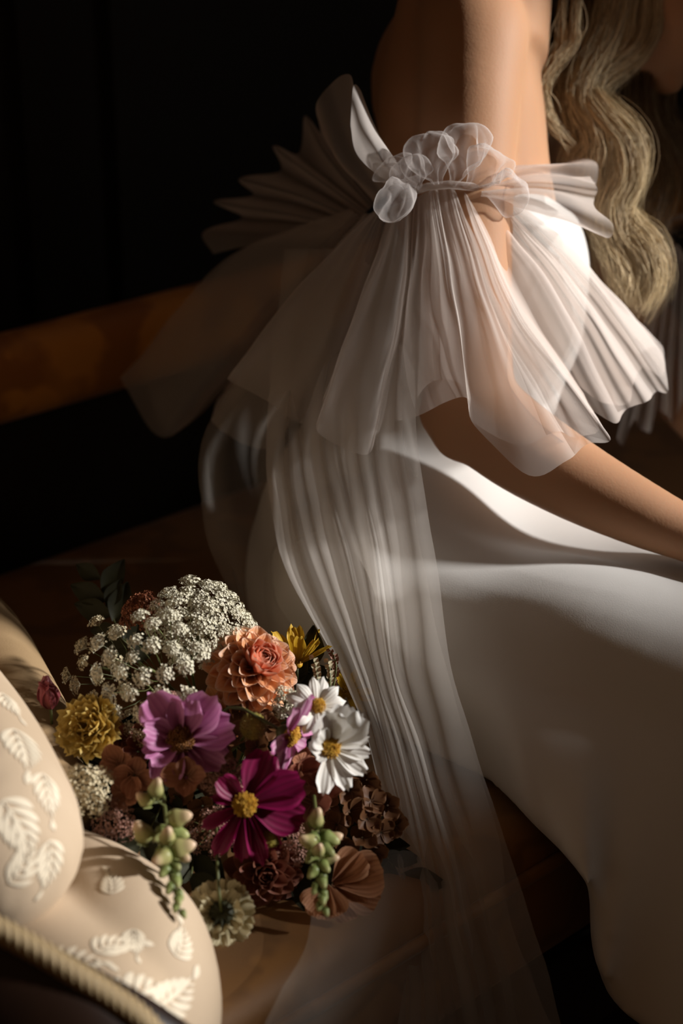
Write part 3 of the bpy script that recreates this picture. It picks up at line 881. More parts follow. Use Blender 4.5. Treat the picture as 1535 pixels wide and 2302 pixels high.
# hair -----------------------------------------------------------------
def hair_mesh(locks, seed):
    rn = random.Random(seed)
    V = []; F = []; tone = []
    for (pts, R0, R1, n, t0) in locks:
        g = resample([np.array(P(*p)) for p in pts], 44)
        g = [Vector(p) for p in g]
        for k in range(int(n * 3.0)):
            a0 = rn.uniform(0, 6.283); rr = math.sqrt(rn.random()); tw = rn.uniform(-2.0, 2.0)
            tn_ = min(1, max(0, t0 + rn.gauss(0, .26)))
            sr = rn.uniform(.00016, .00036); ln = rn.uniform(.84, 1.0); wob = rn.uniform(0, 6); sh = rn.gauss(0, 1.6); am = rn.gauss(0, .004); fq = rn.uniform(6, 16)
            m_ = int(44 * ln); base = len(V)
            for i in range(m_):
                s = i / 43
                t = (g[min(43, i + 1)] - g[max(0, i - 1)]).normalized()
                sd = t.cross(FV).normalized(); fd = sd.cross(t)
                R = (R0 * (1 - s) + R1 * s) * 1.45 * (0.75 + 0.25 * math.sin(3 + 5 * s))
                a = a0 + tw * s
                fi = min(42.99, max(0, i + sh * min(1, i / 6))); i0 = int(fi)
                c = g[i0].lerp(g[i0 + 1], fi - i0) + sd * (R * rr * math.cos(a) + am * math.sin(wob + fq * s) * min(1, s * 3)) + fd * (R * .6 * rr * math.sin(a))
                w = sr * (1 if i < m_ - 6 else max(.15, (m_ - i) / 6))
                for j in range(3):
                    b_ = 2.094 * j + a0
                    V.append(c + (sd * math.cos(b_) + fd * math.sin(b_)) * w)
                    tone.append(tn_)
            F += grid_faces(m_, 3, True, base)
    me = mesh('hair', V, F)
    at_ = me.attributes.new('tone', 'FLOAT', 'POINT')
    at_.data.foreach_set('value', tone)
    return me
LK = [  # last value is lock tone; sunlit locks painted lighter, shaded ones darker
 ([(1440, -120, 1.70), (1450, 40, 1.70), (1425, 110, 1.69), (1350, 175, 1.68), (1328, 220, 1.675), (1370, 260, 1.67), (1418, 320, 1.665), (1408, 390, 1.67), (1372, 450, 1.67), (1400, 515, 1.665), (1450, 570, 1.66), (1462, 630, 1.665), (1420, 710, 1.67)], .022, .016, 150, .72),
 ([(1400, -120, 1.70), (1390, 60, 1.69), (1340, 150, 1.68), (1315, 205, 1.67), (1350, 260, 1.66), (1400, 320, 1.66), (1410, 400, 1.66), (1380, 470, 1.66), (1390, 540, 1.66), (1430, 600, 1.66), (1420, 690, 1.665)], .020, .014, 130, .80),
 ([(1390, -100, 1.69), (1360, 60, 1.68), (1320, 160, 1.67), (1310, 230, 1.665), (1340, 290, 1.66), (1350, 340, 1.66), (1340, 400, 1.665), (1345, 480, 1.67), (1370, 560, 1.67), (1385, 640, 1.67)], .018, .014, 110, .70),
 ([(1300, -60, 1.66), (1292, 60, 1.65), (1285, 100, 1.65), (1255, 140, 1.645), (1226, 190, 1.64), (1222, 235, 1.64), (1245, 285, 1.645), (1290, 330, 1.65)], .005, .0035, 26, .75),
 ([(1265, -60, 1.66), (1264, 60, 1.65), (1255, 110, 1.65), (1228, 160, 1.645), (1214, 205, 1.64), (1222, 260, 1.64), (1262, 315, 1.645)], .004, .003, 18, .68),
 ([(1345, -100, 1.70), (1330, 60, 1.69), (1300, 150, 1.68), (1290, 210, 1.675), (1310, 265, 1.67), (1320, 320, 1.665), (1290, 360, 1.665), (1300, 420, 1.67)], .018, .010, 80, .55),
 ([(1320, -100, 1.70), (1300, 50, 1.69), (1275, 150, 1.685), (1270, 220, 1.68), (1300, 280, 1.67), (1310, 340, 1.665), (1282, 375, 1.665)], .016, .008, 60, .45),
 ([(1470, -120, 1.72), (1480, 60, 1.73), (1440, 150, 1.74), (1430, 250, 1.74), (1460, 340, 1.75), (1480, 420, 1.75), (1460, 500, 1.74), (1490, 600, 1.75)], .024, .018, 80, .22),
 ([(1500, -120, 1.78), (1500, 120, 1.80), (1470, 240, 1.81), (1500, 340, 1.82), (1530, 420, 1.82), (1510, 520, 1.81)], .03, .02, 80, .15),
 ([(1380, 380, 1.67), (1385, 460, 1.665), (1420, 520, 1.66), (1455, 580, 1.655), (1462, 640, 1.66), (1430, 700, 1.665)], .014, .010, 80, .82),
 ([(1360, 420, 1.665), (1350, 500, 1.66), (1375, 560, 1.655), (1400, 620, 1.655), (1405, 690, 1.66)], .014, .010, 80, .86),
 ([(1290, -100, 1.74), (1250, 20, 1.73), (1240, 100, 1.72), (1260, 200, 1.71), (1290, 300, 1.70)], .03, .016, 70, .2),
 ([(1220, -120, 1.74), (1200, -20, 1.73), (1215, 80, 1.73), (1250, 180, 1.72), (1275, 280, 1.71)], .026, .016, 60, .15),
]
# crown of the head and its fall over the neck
for i in range(16):
    a = -1.0 + 2.0 * i / 15
    c0 = HC + hu * .13 - hf * .01
    s0 = HC + hu * (.06) - hf * (.06) + hs * (.085 * math.sin(a * 1.5))
    e0 = HC - hu * .06 - hf * (.07 + .02 * math.cos(a)) + hs * (.075 * math.sin(a * 1.4))
    def toP(w):
        r = w - CAM; d = r.dot(FV)
        return (767.5 + r.dot(RV) / d * FPX, 1151 - r.dot(UV) / d * FPX, d)
    LK.append(([toP(c0 + hs * (.03 * a)), toP(s0), toP(e0), toP(e0 - hu * .06)], .020, .018, 40, .35))
hair = wobj('hair', hair_mesh(LK, 3), M['hair'], person)
tag(hair, kind='stuff')

#FLOWERS
# ------------------------------------------------------------------ bouquet
GRP = 'flowers of the bouquet on the sofa'
BIND = P(500, 1740, 1.50)
def frame(loc, axis, roll=0.0):
    z = axis.normalized()
    y = (UV - z * UV.dot(z))
    if y.length < 1e-3: y = RV.copy()
    y.normalize(); x = y.cross(z)
    m = Matrix((x, y, z)).transposed().to_4x4()
    m.translation = loc
    return m @ Matrix.Rotation(roll, 4, 'Z')

def interp(prof, v):
    f = v * (len(prof) - 1); i = min(len(prof) - 2, int(f)); t = f - i
    return prof[i] * (1 - t) + prof[i + 1] * t

def petal_mesh(name, L, W, prof, cup=0.3, curl=0.0, ruf=0.0, notch=0.0, teeth=3, tip=0.12, nu=7, nv=10, seed=0, twist=0.0, curl2=0.0):
    rn = random.Random(seed); ph = rn.uniform(0, 6.28)
    V = []; A = []
    for i in range(nv):
        v = i / (nv - 1)
        w = W * interp(prof, v)
        for k in range(nu):
            u = k / (nu - 1) * 2 - 1
            x = u * w
            y = L * v - tip * L * u * u * v * v
            if notch: y -= notch * L * (0.5 - 0.5 * math.cos(u * math.pi * teeth)) * max(0, (v - .6) / .4) ** 2
            z = cup * W * (u * u - .2) * math.sin(math.pi * min(1, .15 + v * .8)) + curl * L * v * v + curl2 * L * v ** 5
            z += ruf * L * math.sin(u * 4.2 + ph + 3 * v) * v * (0.4 + abs(u))
            z += twist * x * v
            V.append((x, y, z))
            rim = max(max(0, (abs(u) - .72) / .28), max(0, (v - .86) / .14))
            A.append((u * .5 + .5, v, min(1, rim), 1))
    me = mesh(name, V, grid_faces(nv, nu))
    ca = me.attributes.new('pet', 'FLOAT_COLOR', 'POINT')
    ca.data.foreach_set('color', [c for a in A for c in a])
    return me

def child(name, me, mat, root, m):
    o = obj(name, me, mat, root)
    o.matrix_basis = m
    return o

def rooted(root, mb_world, name, mat):
    me = mb_world.mesh(name); me.transform(root.matrix_world.inverted())
    return obj(name, me, mat, root)

def flower(name, label, cat, px, py, d, axis, roll=0.0, group=GRP):
    m = frame(P(px, py, d), D3(*axis), roll)
    r = empty(name); r.matrix_world = m
    tag(r, label, cat, group)
    bpy.context.view_layer.update()
    return r

M['stem'] = simple('green_stem', rgb(84, 88, 44), 0.5, 200, 0.2)
M['leaf'] = simple('dark_leaf', rgb(50, 50, 28), 0.65, 120, 0.3, (rgb(38, 38, 22), 60.0), 0.25)
def stem(root, r=.0013, end=None, back=.05, col='stem'):
    m = root.matrix_world; z = Vector(m.col[2][:3]); p = m.translation
    e = end if end is not None else BIND + Vector((random.uniform(-.012, .012), random.uniform(-.012, .012), random.uniform(-.006, .012)))
    pts = resample([np.array(p - z * .002), np.array(p - z * back), np.array((p - z * back * 1.4).lerp(e, .6)), np.array(e)], 14)
    mb = MB(); mb.tube([Vector(q) for q in pts], r, 6)
    return rooted(root, mb, 'stem', M[col])

def ring(root, meshes, mat, n, r0, z0, tilt, a0=0.0, jit=.12, jt=.1, name='petal', sc=None, skip=()):
    for i in range(n):
        if i in skip: continue
        a = a0 + 2 * math.pi * i / n + random.uniform(-jit, jit)
        t = tilt[i % len(tilt)] if hasattr(tilt, '__len__') else tilt
        s_ = sc[i % len(sc)] if sc else random.uniform(.92, 1.05)
        mm = Matrix.Rotation(a, 4, 'Z') @ Matrix.Translation((0, r0, z0)) @ Matrix.Rotation(t + random.uniform(-jt, jt), 4, 'X') @ Matrix.Scale(s_, 4)
        child(name, meshes[i % len(meshes)], mat, root, mm)

def disc_mesh(name, R, H, n, rs, seed=0, col=None):
    """domed flower centre of many tiny florets"""
    mb = MB(); rn = random.Random(seed)
    mb.ellipsoid((0, 0, 0), (R * .92, 0, 0), (0, R * .92, 0), (0, 0, H * .8), 14, 8)
    for i in range(n):
        t = math.sqrt((i + .5) / n); a = i * 2.39996
        x, y = R * t * math.cos(a), R * t * math.sin(a)
        z = H * math.sqrt(max(0, 1 - .85 * t * t))
        o = Vector((x, y, z)); dn = Vector((x * .9, y * .9, R * .8)).normalized()
        e = dn.orthogonal().normalized(); f = dn.cross(e); r = rs * rn.uniform(.7, 1.2); h = rs * rn.uniform(1.4, 3.0)
        V = [o + e * r, o + f * r, o - e * r, o - f * r]
        V += [q + dn * h for q in V]; V.append(o + dn * (h + r))
        mb.add(V, [(0, 1, 5, 4), (1, 2, 6, 5), (2, 3, 7, 6), (3, 0, 4, 7), (4, 5, 8), (5, 6, 8), (6, 7, 8), (7, 4, 8)])
    return mb.mesh(name)

def mm(px, d): return px * d / FPX

PM = {
 'dahlia': petal_mat('dahlia_petal', rgb(222, 128, 66), rgb(247, 182, 130), rgb(252, 220, 196), rgb(236, 150, 96), 5, .32, .5, .3),
 'dahlia_in': petal_mat('dahlia_inner_petal', rgb(222, 104, 66), rgb(242, 138, 98), rgb(250, 196, 170), None, 5, .3),
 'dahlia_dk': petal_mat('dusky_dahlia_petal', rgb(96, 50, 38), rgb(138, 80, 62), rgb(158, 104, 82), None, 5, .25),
 'white': petal_mat('white_petal', rgb(222, 214, 196), rgb(240, 236, 228), rgb(246, 243, 238), rgb(214, 205, 190), 4, .28, .5, .35),
 'pink': petal_mat('pink_cosmos_petal', rgb(132, 44, 78), rgb(196, 122, 168), rgb(214, 150, 190), rgb(164, 84, 136), 7, .3, .5, .4),
 'pinkside': petal_mat('pale_pink_petal', rgb(150, 60, 106), rgb(220, 170, 196), rgb(192, 104, 156), rgb(166, 76, 130), 3, .3, .5, .5),
 'magenta': petal_mat('magenta_cosmos_petal', rgb(70, 4, 28), rgb(126, 10, 66), rgb(150, 16, 84), rgb(80, 6, 40), 6, .25, .5, .5),
 'yellow': petal_mat('yellow_petal', rgb(170, 124, 20), rgb(214, 170, 48), rgb(224, 186, 70), rgb(190, 140, 30), 4, .3),
 'carn': petal_mat('yellow_ruffled_petal', rgb(190, 150, 52), rgb(212, 176, 84), rgb(226, 198, 118), None, 5, .3),
 'copper': petal_mat('copper_hydrangea_petal', rgb(112, 70, 46), rgb(166, 110, 82), rgb(186, 130, 100), rgb(134, 82, 58), 5, .25, .6, .3),
 'brown': petal_mat('dried_brown_petal', rgb(82, 52, 30), rgb(112, 74, 46), rgb(128, 90, 58), None, 5, .2),
 'scab': petal_mat('cream_scabiosa_petal', rgb(150, 138, 98), rgb(206, 194, 156), rgb(220, 208, 172), rgb(186, 170, 128), 5, .3, .6, .3),
 'peach': petal_mat('peach_poppy_petal', rgb(150, 92, 62), rgb(196, 140, 104), rgb(208, 156, 120), rgb(164, 108, 78), 9, .3, .6, .45),
 'bud': petal_mat('snapdragon_bud', rgb(104, 118, 58), rgb(176, 170, 112), rgb(226, 192, 160), None, 5, .15, .4),
 'budg': petal_mat('green_snapdragon_bud', rgb(86, 104, 52), rgb(130, 140, 80), rgb(170, 170, 112), None, 5, .12, .4),
 'pinkbud': petal_mat('dusky_pink_bud', rgb(110, 50, 48), rgb(160, 82, 84), rgb(172, 92, 98), rgb(120, 50, 60), 6, .2, .5, .5),
}
M['ycentre'] = simple('yellow_centre', rgb(206, 160, 40), .6, 600, .3, (rgb(176, 124, 24), 400.0))
M['bcentre'] = simple('brown_gold_centre', rgb(150, 98, 34), .6, 600, .3, (rgb(96, 58, 22), 500.0))
M['gcentre'] = simple('olive_yellow_globe', rgb(150, 134, 50), .65, 500, .3, (rgb(112, 102, 40), 120.0))
M['lace'] = simple('cream_lace_floret', rgb(226, 220, 198), .7, None, var=(rgb(204, 196, 168), 300.0))
M['lace2'] = simple('warm_lace_floret', rgb(204, 192, 160), .7, None, var=(rgb(184, 168, 132), 300.0))
M['rust'] = simple('rust_floret', rgb(168, 100, 68), .7, None, var=(rgb(128, 76, 44), 250.0))
M['mauve'] = simple('dusky_pink_floret', rgb(170, 128, 110), .7, None, var=(rgb(140, 96, 80), 250.0))

# --- lace umbels
def umbellet(name, R, n, fr, seed, dome=.45, petals=5):
    rn = random.Random(seed); V = []; F = []
    for i in range(n):
        t = math.sqrt((i + .5) / n); a = i * 2.39996 + rn.uniform(-.3, .3)
        rad = R * t * rn.uniform(.85, 1.12)
        o = Vector((rad * math.cos(a), rad * math.sin(a), R * dome * (1 - t * t) + rn.uniform(-.12, .12) * R))
        dn = (Vector((o.x, o.y, 0)) * .9 + Vector((0, 0, R * .9)) + Vector((rn.uniform(-1, 1), rn.uniform(-1, 1), 0)) * R * .5).normalized()
        e = dn.orthogonal().normalized(); f = dn.cross(e)
        r = fr * rn.uniform(.7, 1.25)
        for k in range(petals):
            b_ = 2 * math.pi * k / petals + a
            d1 = e * math.cos(b_) + f * math.sin(b_); d2 = e * math.cos(b_ + .62) + f * math.sin(b_ + .62); d0 = e * math.cos(b_ - .62) + f * math.sin(b_ - .62)
            q = len(V)
            V += [o, o + d0 * r * .62 + dn * r * .15, o + d1 * r + dn * r * .35, o + d2 * r * .62 + dn * r * .15]
            F += [(q, q + 1, q + 2, q + 3)]
        # pedicel
        q = len(V); h = Vector((0, 0, -R * .55))
        V += [o, o + e * fr * .16, h + e * fr * .16, h]
        F.append((q, q + 1, q + 2, q + 3))
    return mesh(name, V, F, False)

def umbel(root, R, n, ur, mat, dome, seed, fl=46, fr=.0013, flat=.8, squash=1.0, rays=True, hub=.9):
    rn = random.Random(seed)
    us = [umbellet('umbellet', ur, fl, fr, seed * 10 + k) for k in range(4)]
    for u in us: u.materials.append(mat)
    mbr = MB(); H = Vector((0, 0, -R * hub))
    for i in range(n):
        t = math.sqrt((i + .5) / n); a = i * 2.39996 + seed
        rr = R * t * rn.uniform(.92, 1.06)
        p = Vector((rr * math.cos(a), rr * math.sin(a) * squash, R * dome * (1 - t ** 2) + rn.uniform(-.06, .06) * R))
        dn = (p - Vector((0, 0, -R * flat))).normalized()
        q = Vector((0, 0, 1)).rotation_difference(dn).to_matrix().to_4x4()
        s_ = rn.uniform(.75, 1.2)
        child('umbellet', us[i % 4], mat, root, Matrix.Translation(p) @ q @ Matrix.Rotation(rn.uniform(0, 6), 4, 'Z') @ Matrix.Scale(s_, 4))
        mid_ = H.lerp(p, .55) + Vector((p.x, p.y, 0)) * .12
        mbr.tube([H, mid_, p - dn * ur * .5], .00035, 4, False)
    if rays:
        obj('ray_stalks', mbr.mesh('ray_stalks'), M['stem'], root)

f = flower('lace_flower', 'large dense white lace flower dome at the top of the bouquet', 'flower', 452, 1412, 1.40, (.22, .62, .75), 0.2)
umbel(f, mm(128, 1.4), 37, .0084, M['lace'], .45, 1, 66, .0013, .75); stem(f)
f = flower('lace_flower', 'loose cream lace flower with spaced tufts left of the peach dahlia', 'flower', 330, 1500, 1.35, (-.25, .35, .9), 0.6)
umbel(f, mm(138, 1.36), 24, .0074, M['lace'], .28, 2, 70, .0013, .9); stem(f)
f = flower('lace_flower', 'airy cream lace flower at far upper left above the yellow carnation', 'flower', 225, 1500, 1.39, (-.60, .30, .72), 0.1)
umbel(f, mm(112, 1.4), 12, .0074, M['lace2'], .3, 3, 60, .0013, 1.0); stem(f)
f = flower('lace_flower', 'small clustered cream lace flower against the sofa arm', 'flower', 190, 1775, 1.305, (-.1, .25, .95), 0.1)
umbel(f, mm(58, 1.3), 12, .0072, M['lace2'], .6, 4, 40, .0014, .8); stem(f)
f = flower('lace_flower', 'small dim lace flower behind the snapdragon buds', 'flower', 262, 1850, 1.315, (0, .1, 1), 0.4)
umbel(f, mm(52, 1.31), 11, .0068, M['mauve'], .5, 5, 40, .0012, .8); stem(f)
f = flower('lace_flower', 'tiny white lace flower tucked between dahlia and white daisy', 'flower', 642, 1578, 1.355, (.1, .3, .95), 0.4)
umbel(f, mm(34, 1.35), 9, .0046, M['lace'], .5, 6, 34, .0011, .8); stem(f)
f = flower('lace_flower', 'tiny white lace tuft overlapping the pink cosmos', 'flower', 432, 1568, 1.325, (.1, .2, 1), 0.4)
umbel(f, mm(17, 1.32), 5, .0040, M['lace'], .6, 7, 30, .0012, .8); stem(f)
f = flower('statice_sprig', 'fuzzy dusky pink sprig left of the magenta cosmos', 'flower', 498, 1752, 1.33, (0, .2, 1), 0.4)
umbel(f, mm(46, 1.33), 14, .0056, M['mauve'], .5, 8, 40, .0011, .8); stem(f)
f = flower('statice_sprig', 'fuzzy rust coloured sprig above the pink cosmos', 'flower', 372, 1588, 1.345, (0, .4, 1), 0.4)
umbel(f, mm(36, 1.34), 10, .0050, M['mauve'], .5, 9, 40, .0011, .8); stem(f)
f = flower('sedum_cluster', 'rust brown dried floret cluster on the left of the white lace dome', 'flower', 318, 1378, 1.42, (-.35, .55, .75), 0.4)
umbel(f, mm(48, 1.42), 16, .0058, M['rust'], .7, 10, 30, .0019, .7); stem(f)
f = flower('statice_sprig', 'dim fuzzy sprig under the loose cream lace flower', 'flower', 335, 1640, 1.36, (-.1, .2, 1), 0.4)
umbel(f, mm(60, 1.36), 14, .0060, M['lace2'], .4, 11, 30, .0012, .8); stem(f)
f = flower('statice_sprig', 'dark fuzzy sprig below the magenta cosmos', 'flower', 470, 1870, 1.335, (0, .1, 1), 0.4)
umbel(f, mm(60, 1.33), 14, .0060, M['mauve'], .4, 12, 30, .0011, .8); stem(f)
f = flower('statice_sprig', 'dark fuzzy sprig beside the lower yellow globe', 'flower', 655, 1900, 1.34, (.1, .1, 1), 0.4)
umbel(f, mm(50, 1.33), 12, .0060, M['mauve'], .4, 13, 30, .0011, .8); stem(f)

# --- dahlias
SPOON = [.34, .62, .86, 1, 1, .84, .34]
def dahlia(root, R, n, outer, inner, seed, tmax=1.75, t_in=.42, deep=.42):
    rn = random.Random(seed)
    var = [petal_mesh('petal', 1.0, .36, SPOON, .80, .10, 0, 0, 3, .06, 7, 9, seed + k, 0, -.06 - .05 * k) for k in range(3)]
    varin = [petal_mesh('inner_petal', 1.0, .34, SPOON, 1.25, .45, 0, 0, 3, .04, 7, 8, seed + 9 + k) for k in range(2)]
    for m_ in var: m_.materials.append(outer)
    for m_ in varin: m_.materials.append(inner)
    for i in range(n):
        t = (i + .5) / n
        a = i * 2.39996
        L = R * (.22 + .62 * t ** .8)
        tilt = math.pi / 2 - (.25 + (tmax - .25) * t ** .9)
        r0 = R * (.03 + .16 * t); z0 = R * deep * (1 - t ** 1.3)
        mt = Matrix.Rotation(a, 4, 'Z') @ Matrix.Translation((0, r0, z0)) @ Matrix.Rotation(tilt + rn.uniform(-.07, .07), 4, 'X') @ Matrix.Rotation(rn.uniform(-.12, .12), 4, 'Y') @ Matrix.Scale(L * rn.uniform(.93, 1.06), 4)
        if t < t_in: child('inner_petal', varin[i % 2], inner, root, mt)
        else: child('petal', var[i % 3], outer, root, mt)
    mb = MB(); mb.ellipsoid((0, 0, R * .1), (R * .22, 0, 0), (0, R * .22, 0), (0, 0, R * .3), 14, 8)
    obj('calyx', mb.mesh('calyx'), outer, root)
f = flower('dahlia', 'bright peach dahlia with coral centre in full sun', 'flower', 562, 1512, 1.385, (.42, .50, .76), 0.3)
dahlia(f, mm(122, 1.37), 92, PM['dahlia'], PM['dahlia_in'], 1); stem(f, .002)
f = flower('dahlia', 'smaller peach dahlia tucked below the bright one', 'flower', 515, 1608, 1.40, (-.1, -.05, 1), 0.3)
dahlia(f, mm(82, 1.4), 46, PM['dahlia'], PM['dahlia'], 2); stem(f, .002)
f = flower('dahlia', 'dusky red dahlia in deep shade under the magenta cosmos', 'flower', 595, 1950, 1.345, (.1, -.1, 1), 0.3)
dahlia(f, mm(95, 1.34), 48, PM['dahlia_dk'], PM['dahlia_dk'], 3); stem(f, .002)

# --- cosmos and daisies
COSMOS = [.16, .34, .58, .80, .96, 1, .94, .80]
DAISY = [.35, .62, .82, .94, 1, .92, .55]
NARROW = [.22, .42, .62, .80, .92, .90, .62]
f = flower('cosmos', 'lilac pink cosmos with cupped petals and brown-gold centre', 'flower', 408, 1664, 1.315, (-.05, .25, .95), 0.0)
R = mm(112, 1.31)
pk = [petal_mesh('petal', R, R * .38, COSMOS, .55, .02, .09, .10, 3, .10, 9, 12, 20 + k) for k in range(4)]
for (a, ti, s_, k) in ((-.25, .72, 1.0, 0), (.62, .62, 1.22, 1), (1.42, .75, .90, 2), (2.15, .55, .86, 3), (2.75, .30, .98, 0), (3.45, .10, .84, 1), (4.25, .12, 1.0, 2), (4.95, .22, 1.12, 3), (5.55, .45, 1.18, 1)):
    child('petal', pk[k], PM['pink'], f, Matrix.Rotation(a, 4, 'Z') @ Matrix.Translation((0, R * .06, 0)) @ Matrix.Rotation(ti, 4, 'X') @ Matrix.Scale(s_, 4))
obj('centre', disc_mesh('centre', mm(30, 1.31), .0105, 140, .0009, 3), M['bcentre'], f); stem(f)
f = flower('cosmos', 'pale pink cosmos seen edge-on beside the white daisy', 'flower', 648, 1652, 1.315, (.86, -.38, .30), 0.0)
R = mm(112, 1.31)
ps = [petal_mesh('petal', R, R * .26, NARROW, .5, .02, .03, .05, 2, .12, 7, 10, 30 + k) for k in range(3)]
ring(f, ps, PM['pinkside'], 9, R * .06, 0, [.12, .2, .05], .2)
obj('centre', disc_mesh('centre', mm(20, 1.31), .006, 80, .0009, 4), M['ycentre'], f)
mb = MB(); mb.ellipsoid((0, 0, -.004), (.006, 0, 0), (0, .006, 0), (0, 0, .006), 12, 8); obj('calyx', mb.mesh('calyx'), M['stem'], f); stem(f)
f = flower('cosmos', 'deep magenta cosmos with yellow centre and drooping lower petals', 'flower', 550, 1808, 1.285, (.05, .12, .98), 0.0)
R = mm(132, 1.29)
mg = [petal_mesh('petal', R, R * .34, COSMOS, .35, -.04, .04, .08, 3, .10, 9, 12, 40 + k) for k in range(3)] + [petal_mesh('petal', R, R * .17, NARROW, .8, -.12, .03, .08, 2, .10, 7, 12, 46 + k) for k in range(3)]
for (a, ti, s_, k) in ((-.42, .12, .95, 0), (-1.22, .10, 1.04, 1), (-1.85, .02, 1.02, 2), (-2.85, -.10, 1.08, 3), (-3.2, -.16, .98, 4), (2.60, -.1, 1.0, 5), (2.05, .1, .78, 3), (1.35, .30, .55, 4), (.75, .4, .62, 0), (-2.5, -.1, .98, 5)):
    child('petal', mg[k], PM['magenta'], f, Matrix.Rotation(a, 4, 'Z') @ Matrix.Translation((0, R * .06, 0)) @ Matrix.Rotation(ti, 4, 'X') @ Matrix.Scale(s_, 4))
obj('centre', disc_mesh('centre', mm(24, 1.28), .005, 100, .0009, 5), M['ycentre'], f); stem(f)
f = flower('daisy', 'white daisy with round yellow centre above the white cosmos', 'flower', 712, 1588, 1.325, (.30, .30, .9), 0.0)
R = mm(66, 1.32)
dz = [petal_mesh('petal', R, R * .24, DAISY, -.35, .08, .02, .05, 2, .14, 7, 10, 50 + k, 0, -.28) for k in range(3)]
ring(f, dz, PM['white'], 12, R * .10, 0, [.12, .28, .0], .1)
obj('centre', disc_mesh('centre', mm(17, 1.32), .0055, 120, .00045, 6), M['ycentre'], f); stem(f)
f = flower('cosmos', 'ruffled white cosmos half in shadow at the right of the bouquet', 'flower', 740, 1680, 1.305, (.25, .12, .96), 0.0)
R = mm(100, 1.3)
wc = [petal_mesh('petal', R, R * .40, COSMOS, .35, .02, .07, .10, 3, .08, 9, 12, 60 + k) for k in range(4)] + [petal_mesh('petal', R, R * .24, NARROW, .4, .0, .04, .08, 3, .08, 9, 12, 66 + k) for k in range(2)]
for (a, ti, s_, k) in ((.25, .75, 1.05, 0), (-.30, .62, 1.12, 1), (-.75, .45, 1.05, 2), (-1.35, .12, .88, 4), (-1.75, .08, .90, 4), (-2.2, .06, .98, 5), (-2.75, .05, 1.0, 5), (2.95, .12, 1.02, 4), (2.2, .5, .42, 3), (1.35, .6, .6, 1), (.9, .9, .7, 2)):
    child('petal', wc[k], PM['white'], f, Matrix.Rotation(a, 4, 'Z') @ Matrix.Translation((0, R * .08, 0)) @ Matrix.Rotation(ti, 4, 'X') @ Matrix.Scale(s_, 4))
obj('centre', disc_mesh('centre', mm(22, 1.3), .005, 100, .0008, 7), M['ycentre'], f); stem(f)
f = flower('daisy', 'golden yellow daisy with upswept petals behind the dahlia', 'flower', 668, 1492, 1.455, (.05, .92, .2), 0.0)
R = mm(96, 1.45)
yd = [petal_mesh('petal', R, R * .15, DAISY, .4, .10, .04, .04, 2, .12, 7, 10, 70 + k, .3) for k in range(3)]
ring(f, yd, PM['yellow'], 11, R * .06, 0, [1.05, .75, .95, .6], .3, .2, .15)
obj('centre', disc_mesh('centre', mm(14, 1.45), .005, 60, .0008, 8), M['ycentre'], f); stem(f)
f = flower('daisy', 'dim yellow flower showing through the veil at the right', 'flower', 780, 1556, 1.50, (.5, .3, .8), 0.0)
R = mm(62, 1.43)
ring(f, yd, PM['yellow'], 10, R * .06, 0, [.2, .35, .1], .3, .2, .15, sc=(.6, .66, .56))
obj('centre', disc_mesh('centre', mm(14, 1.43), .005, 60, .0008, 9), M['ycentre'], f); stem(f)

# --- yellow carnation
f = flower('carnation', 'ruffled pale yellow carnation on the left beside the sofa arm', 'flower', 205, 1640, 1.345, (-.2, .3, .9), 0.0)
R = mm(80, 1.34)
cm_ = [petal_mesh('petal', R * .95, R * .46, [.2, .45, .7, .9, 1, 1, .9], .3, .1, .14, .10, 4, .06, 9, 10, 80 + k) for k in range(4)]
for t, n, s_ in ((.12, 10, 1.0), (.42, 10, .92), (.75, 9, .82), (1.05, 8, .70), (1.32, 6, .60)):
    ring(f, cm_, PM['carn'], n, R * .05, R * .12 * t, t, t * 3, .2, .15, sc=(s_, s_ * .92, s_ * 1.05))
stem(f)
f = flower('flower_bud', 'closed dusky pink bud at the far left edge', 'flower', 112, 1578, 1.37, (-.1, .75, .6), 0.0)
R = mm(52, 1.37)
bp = [petal_mesh('petal', R * 1.3, R * .50, [.5, .8, 1, .98, .85, .6, .25], 1.0, .35, .02, 0, 2, .1, 7, 10, 90 + k, 0, .35) for k in range(2)]
ring(f, bp, PM['pinkbud'], 6, R * .12, -R * .3, [1.1, 1.2], 0)
stem(f)

# --- hydrangea florets
def hydrangea(label, px, py, d, axis, n, R, mat, seed, spread, name='hydrangea_floret'):
    f = flower(name, label, 'flower', px, py, d, axis, 0.0)
    rn = random.Random(seed)
    ms = [petal_mesh('petal', R, R * .52, [.3, .6, .88, 1, .98, .80, .42], .35, .05, .06, 0, 2, .1, 7, 8, seed + k) for k in range(3)]
    for j in range(n):
        a = j * 2.4; rr = spread * math.sqrt((j + .3) / n)
        c = Matrix.Translation((rr * math.cos(a), rr * math.sin(a), spread * .35 * (1 - (rr / spread) ** 2) if n > 1 else 0)) @ Matrix.Rotation(rn.uniform(-.5, .5), 4, 'X') @ Matrix.Rotation(rn.uniform(-.5, .5), 4, 'Y') @ Matrix.Rotation(rn.uniform(0, 6), 4, 'Z')
        for k in range(4):
            child('petal', ms[(j + k) % 3], mat, f, c @ Matrix.Rotation(k * math.pi / 2 + rn.uniform(-.12, .12), 4, 'Z') @ Matrix.Translation((0, R * .05, 0)) @ Matrix.Rotation(rn.uniform(.1, .55), 4, 'X') @ Matrix.Scale(rn.uniform(.85, 1.1), 4))
    stem(f)
    return f
hydrangea('copper hydrangea floret just below the pink cosmos', 402, 1748, 1.30, (0, .1, 1), 1, mm(52, 1.3), PM['copper'], 100, .01)
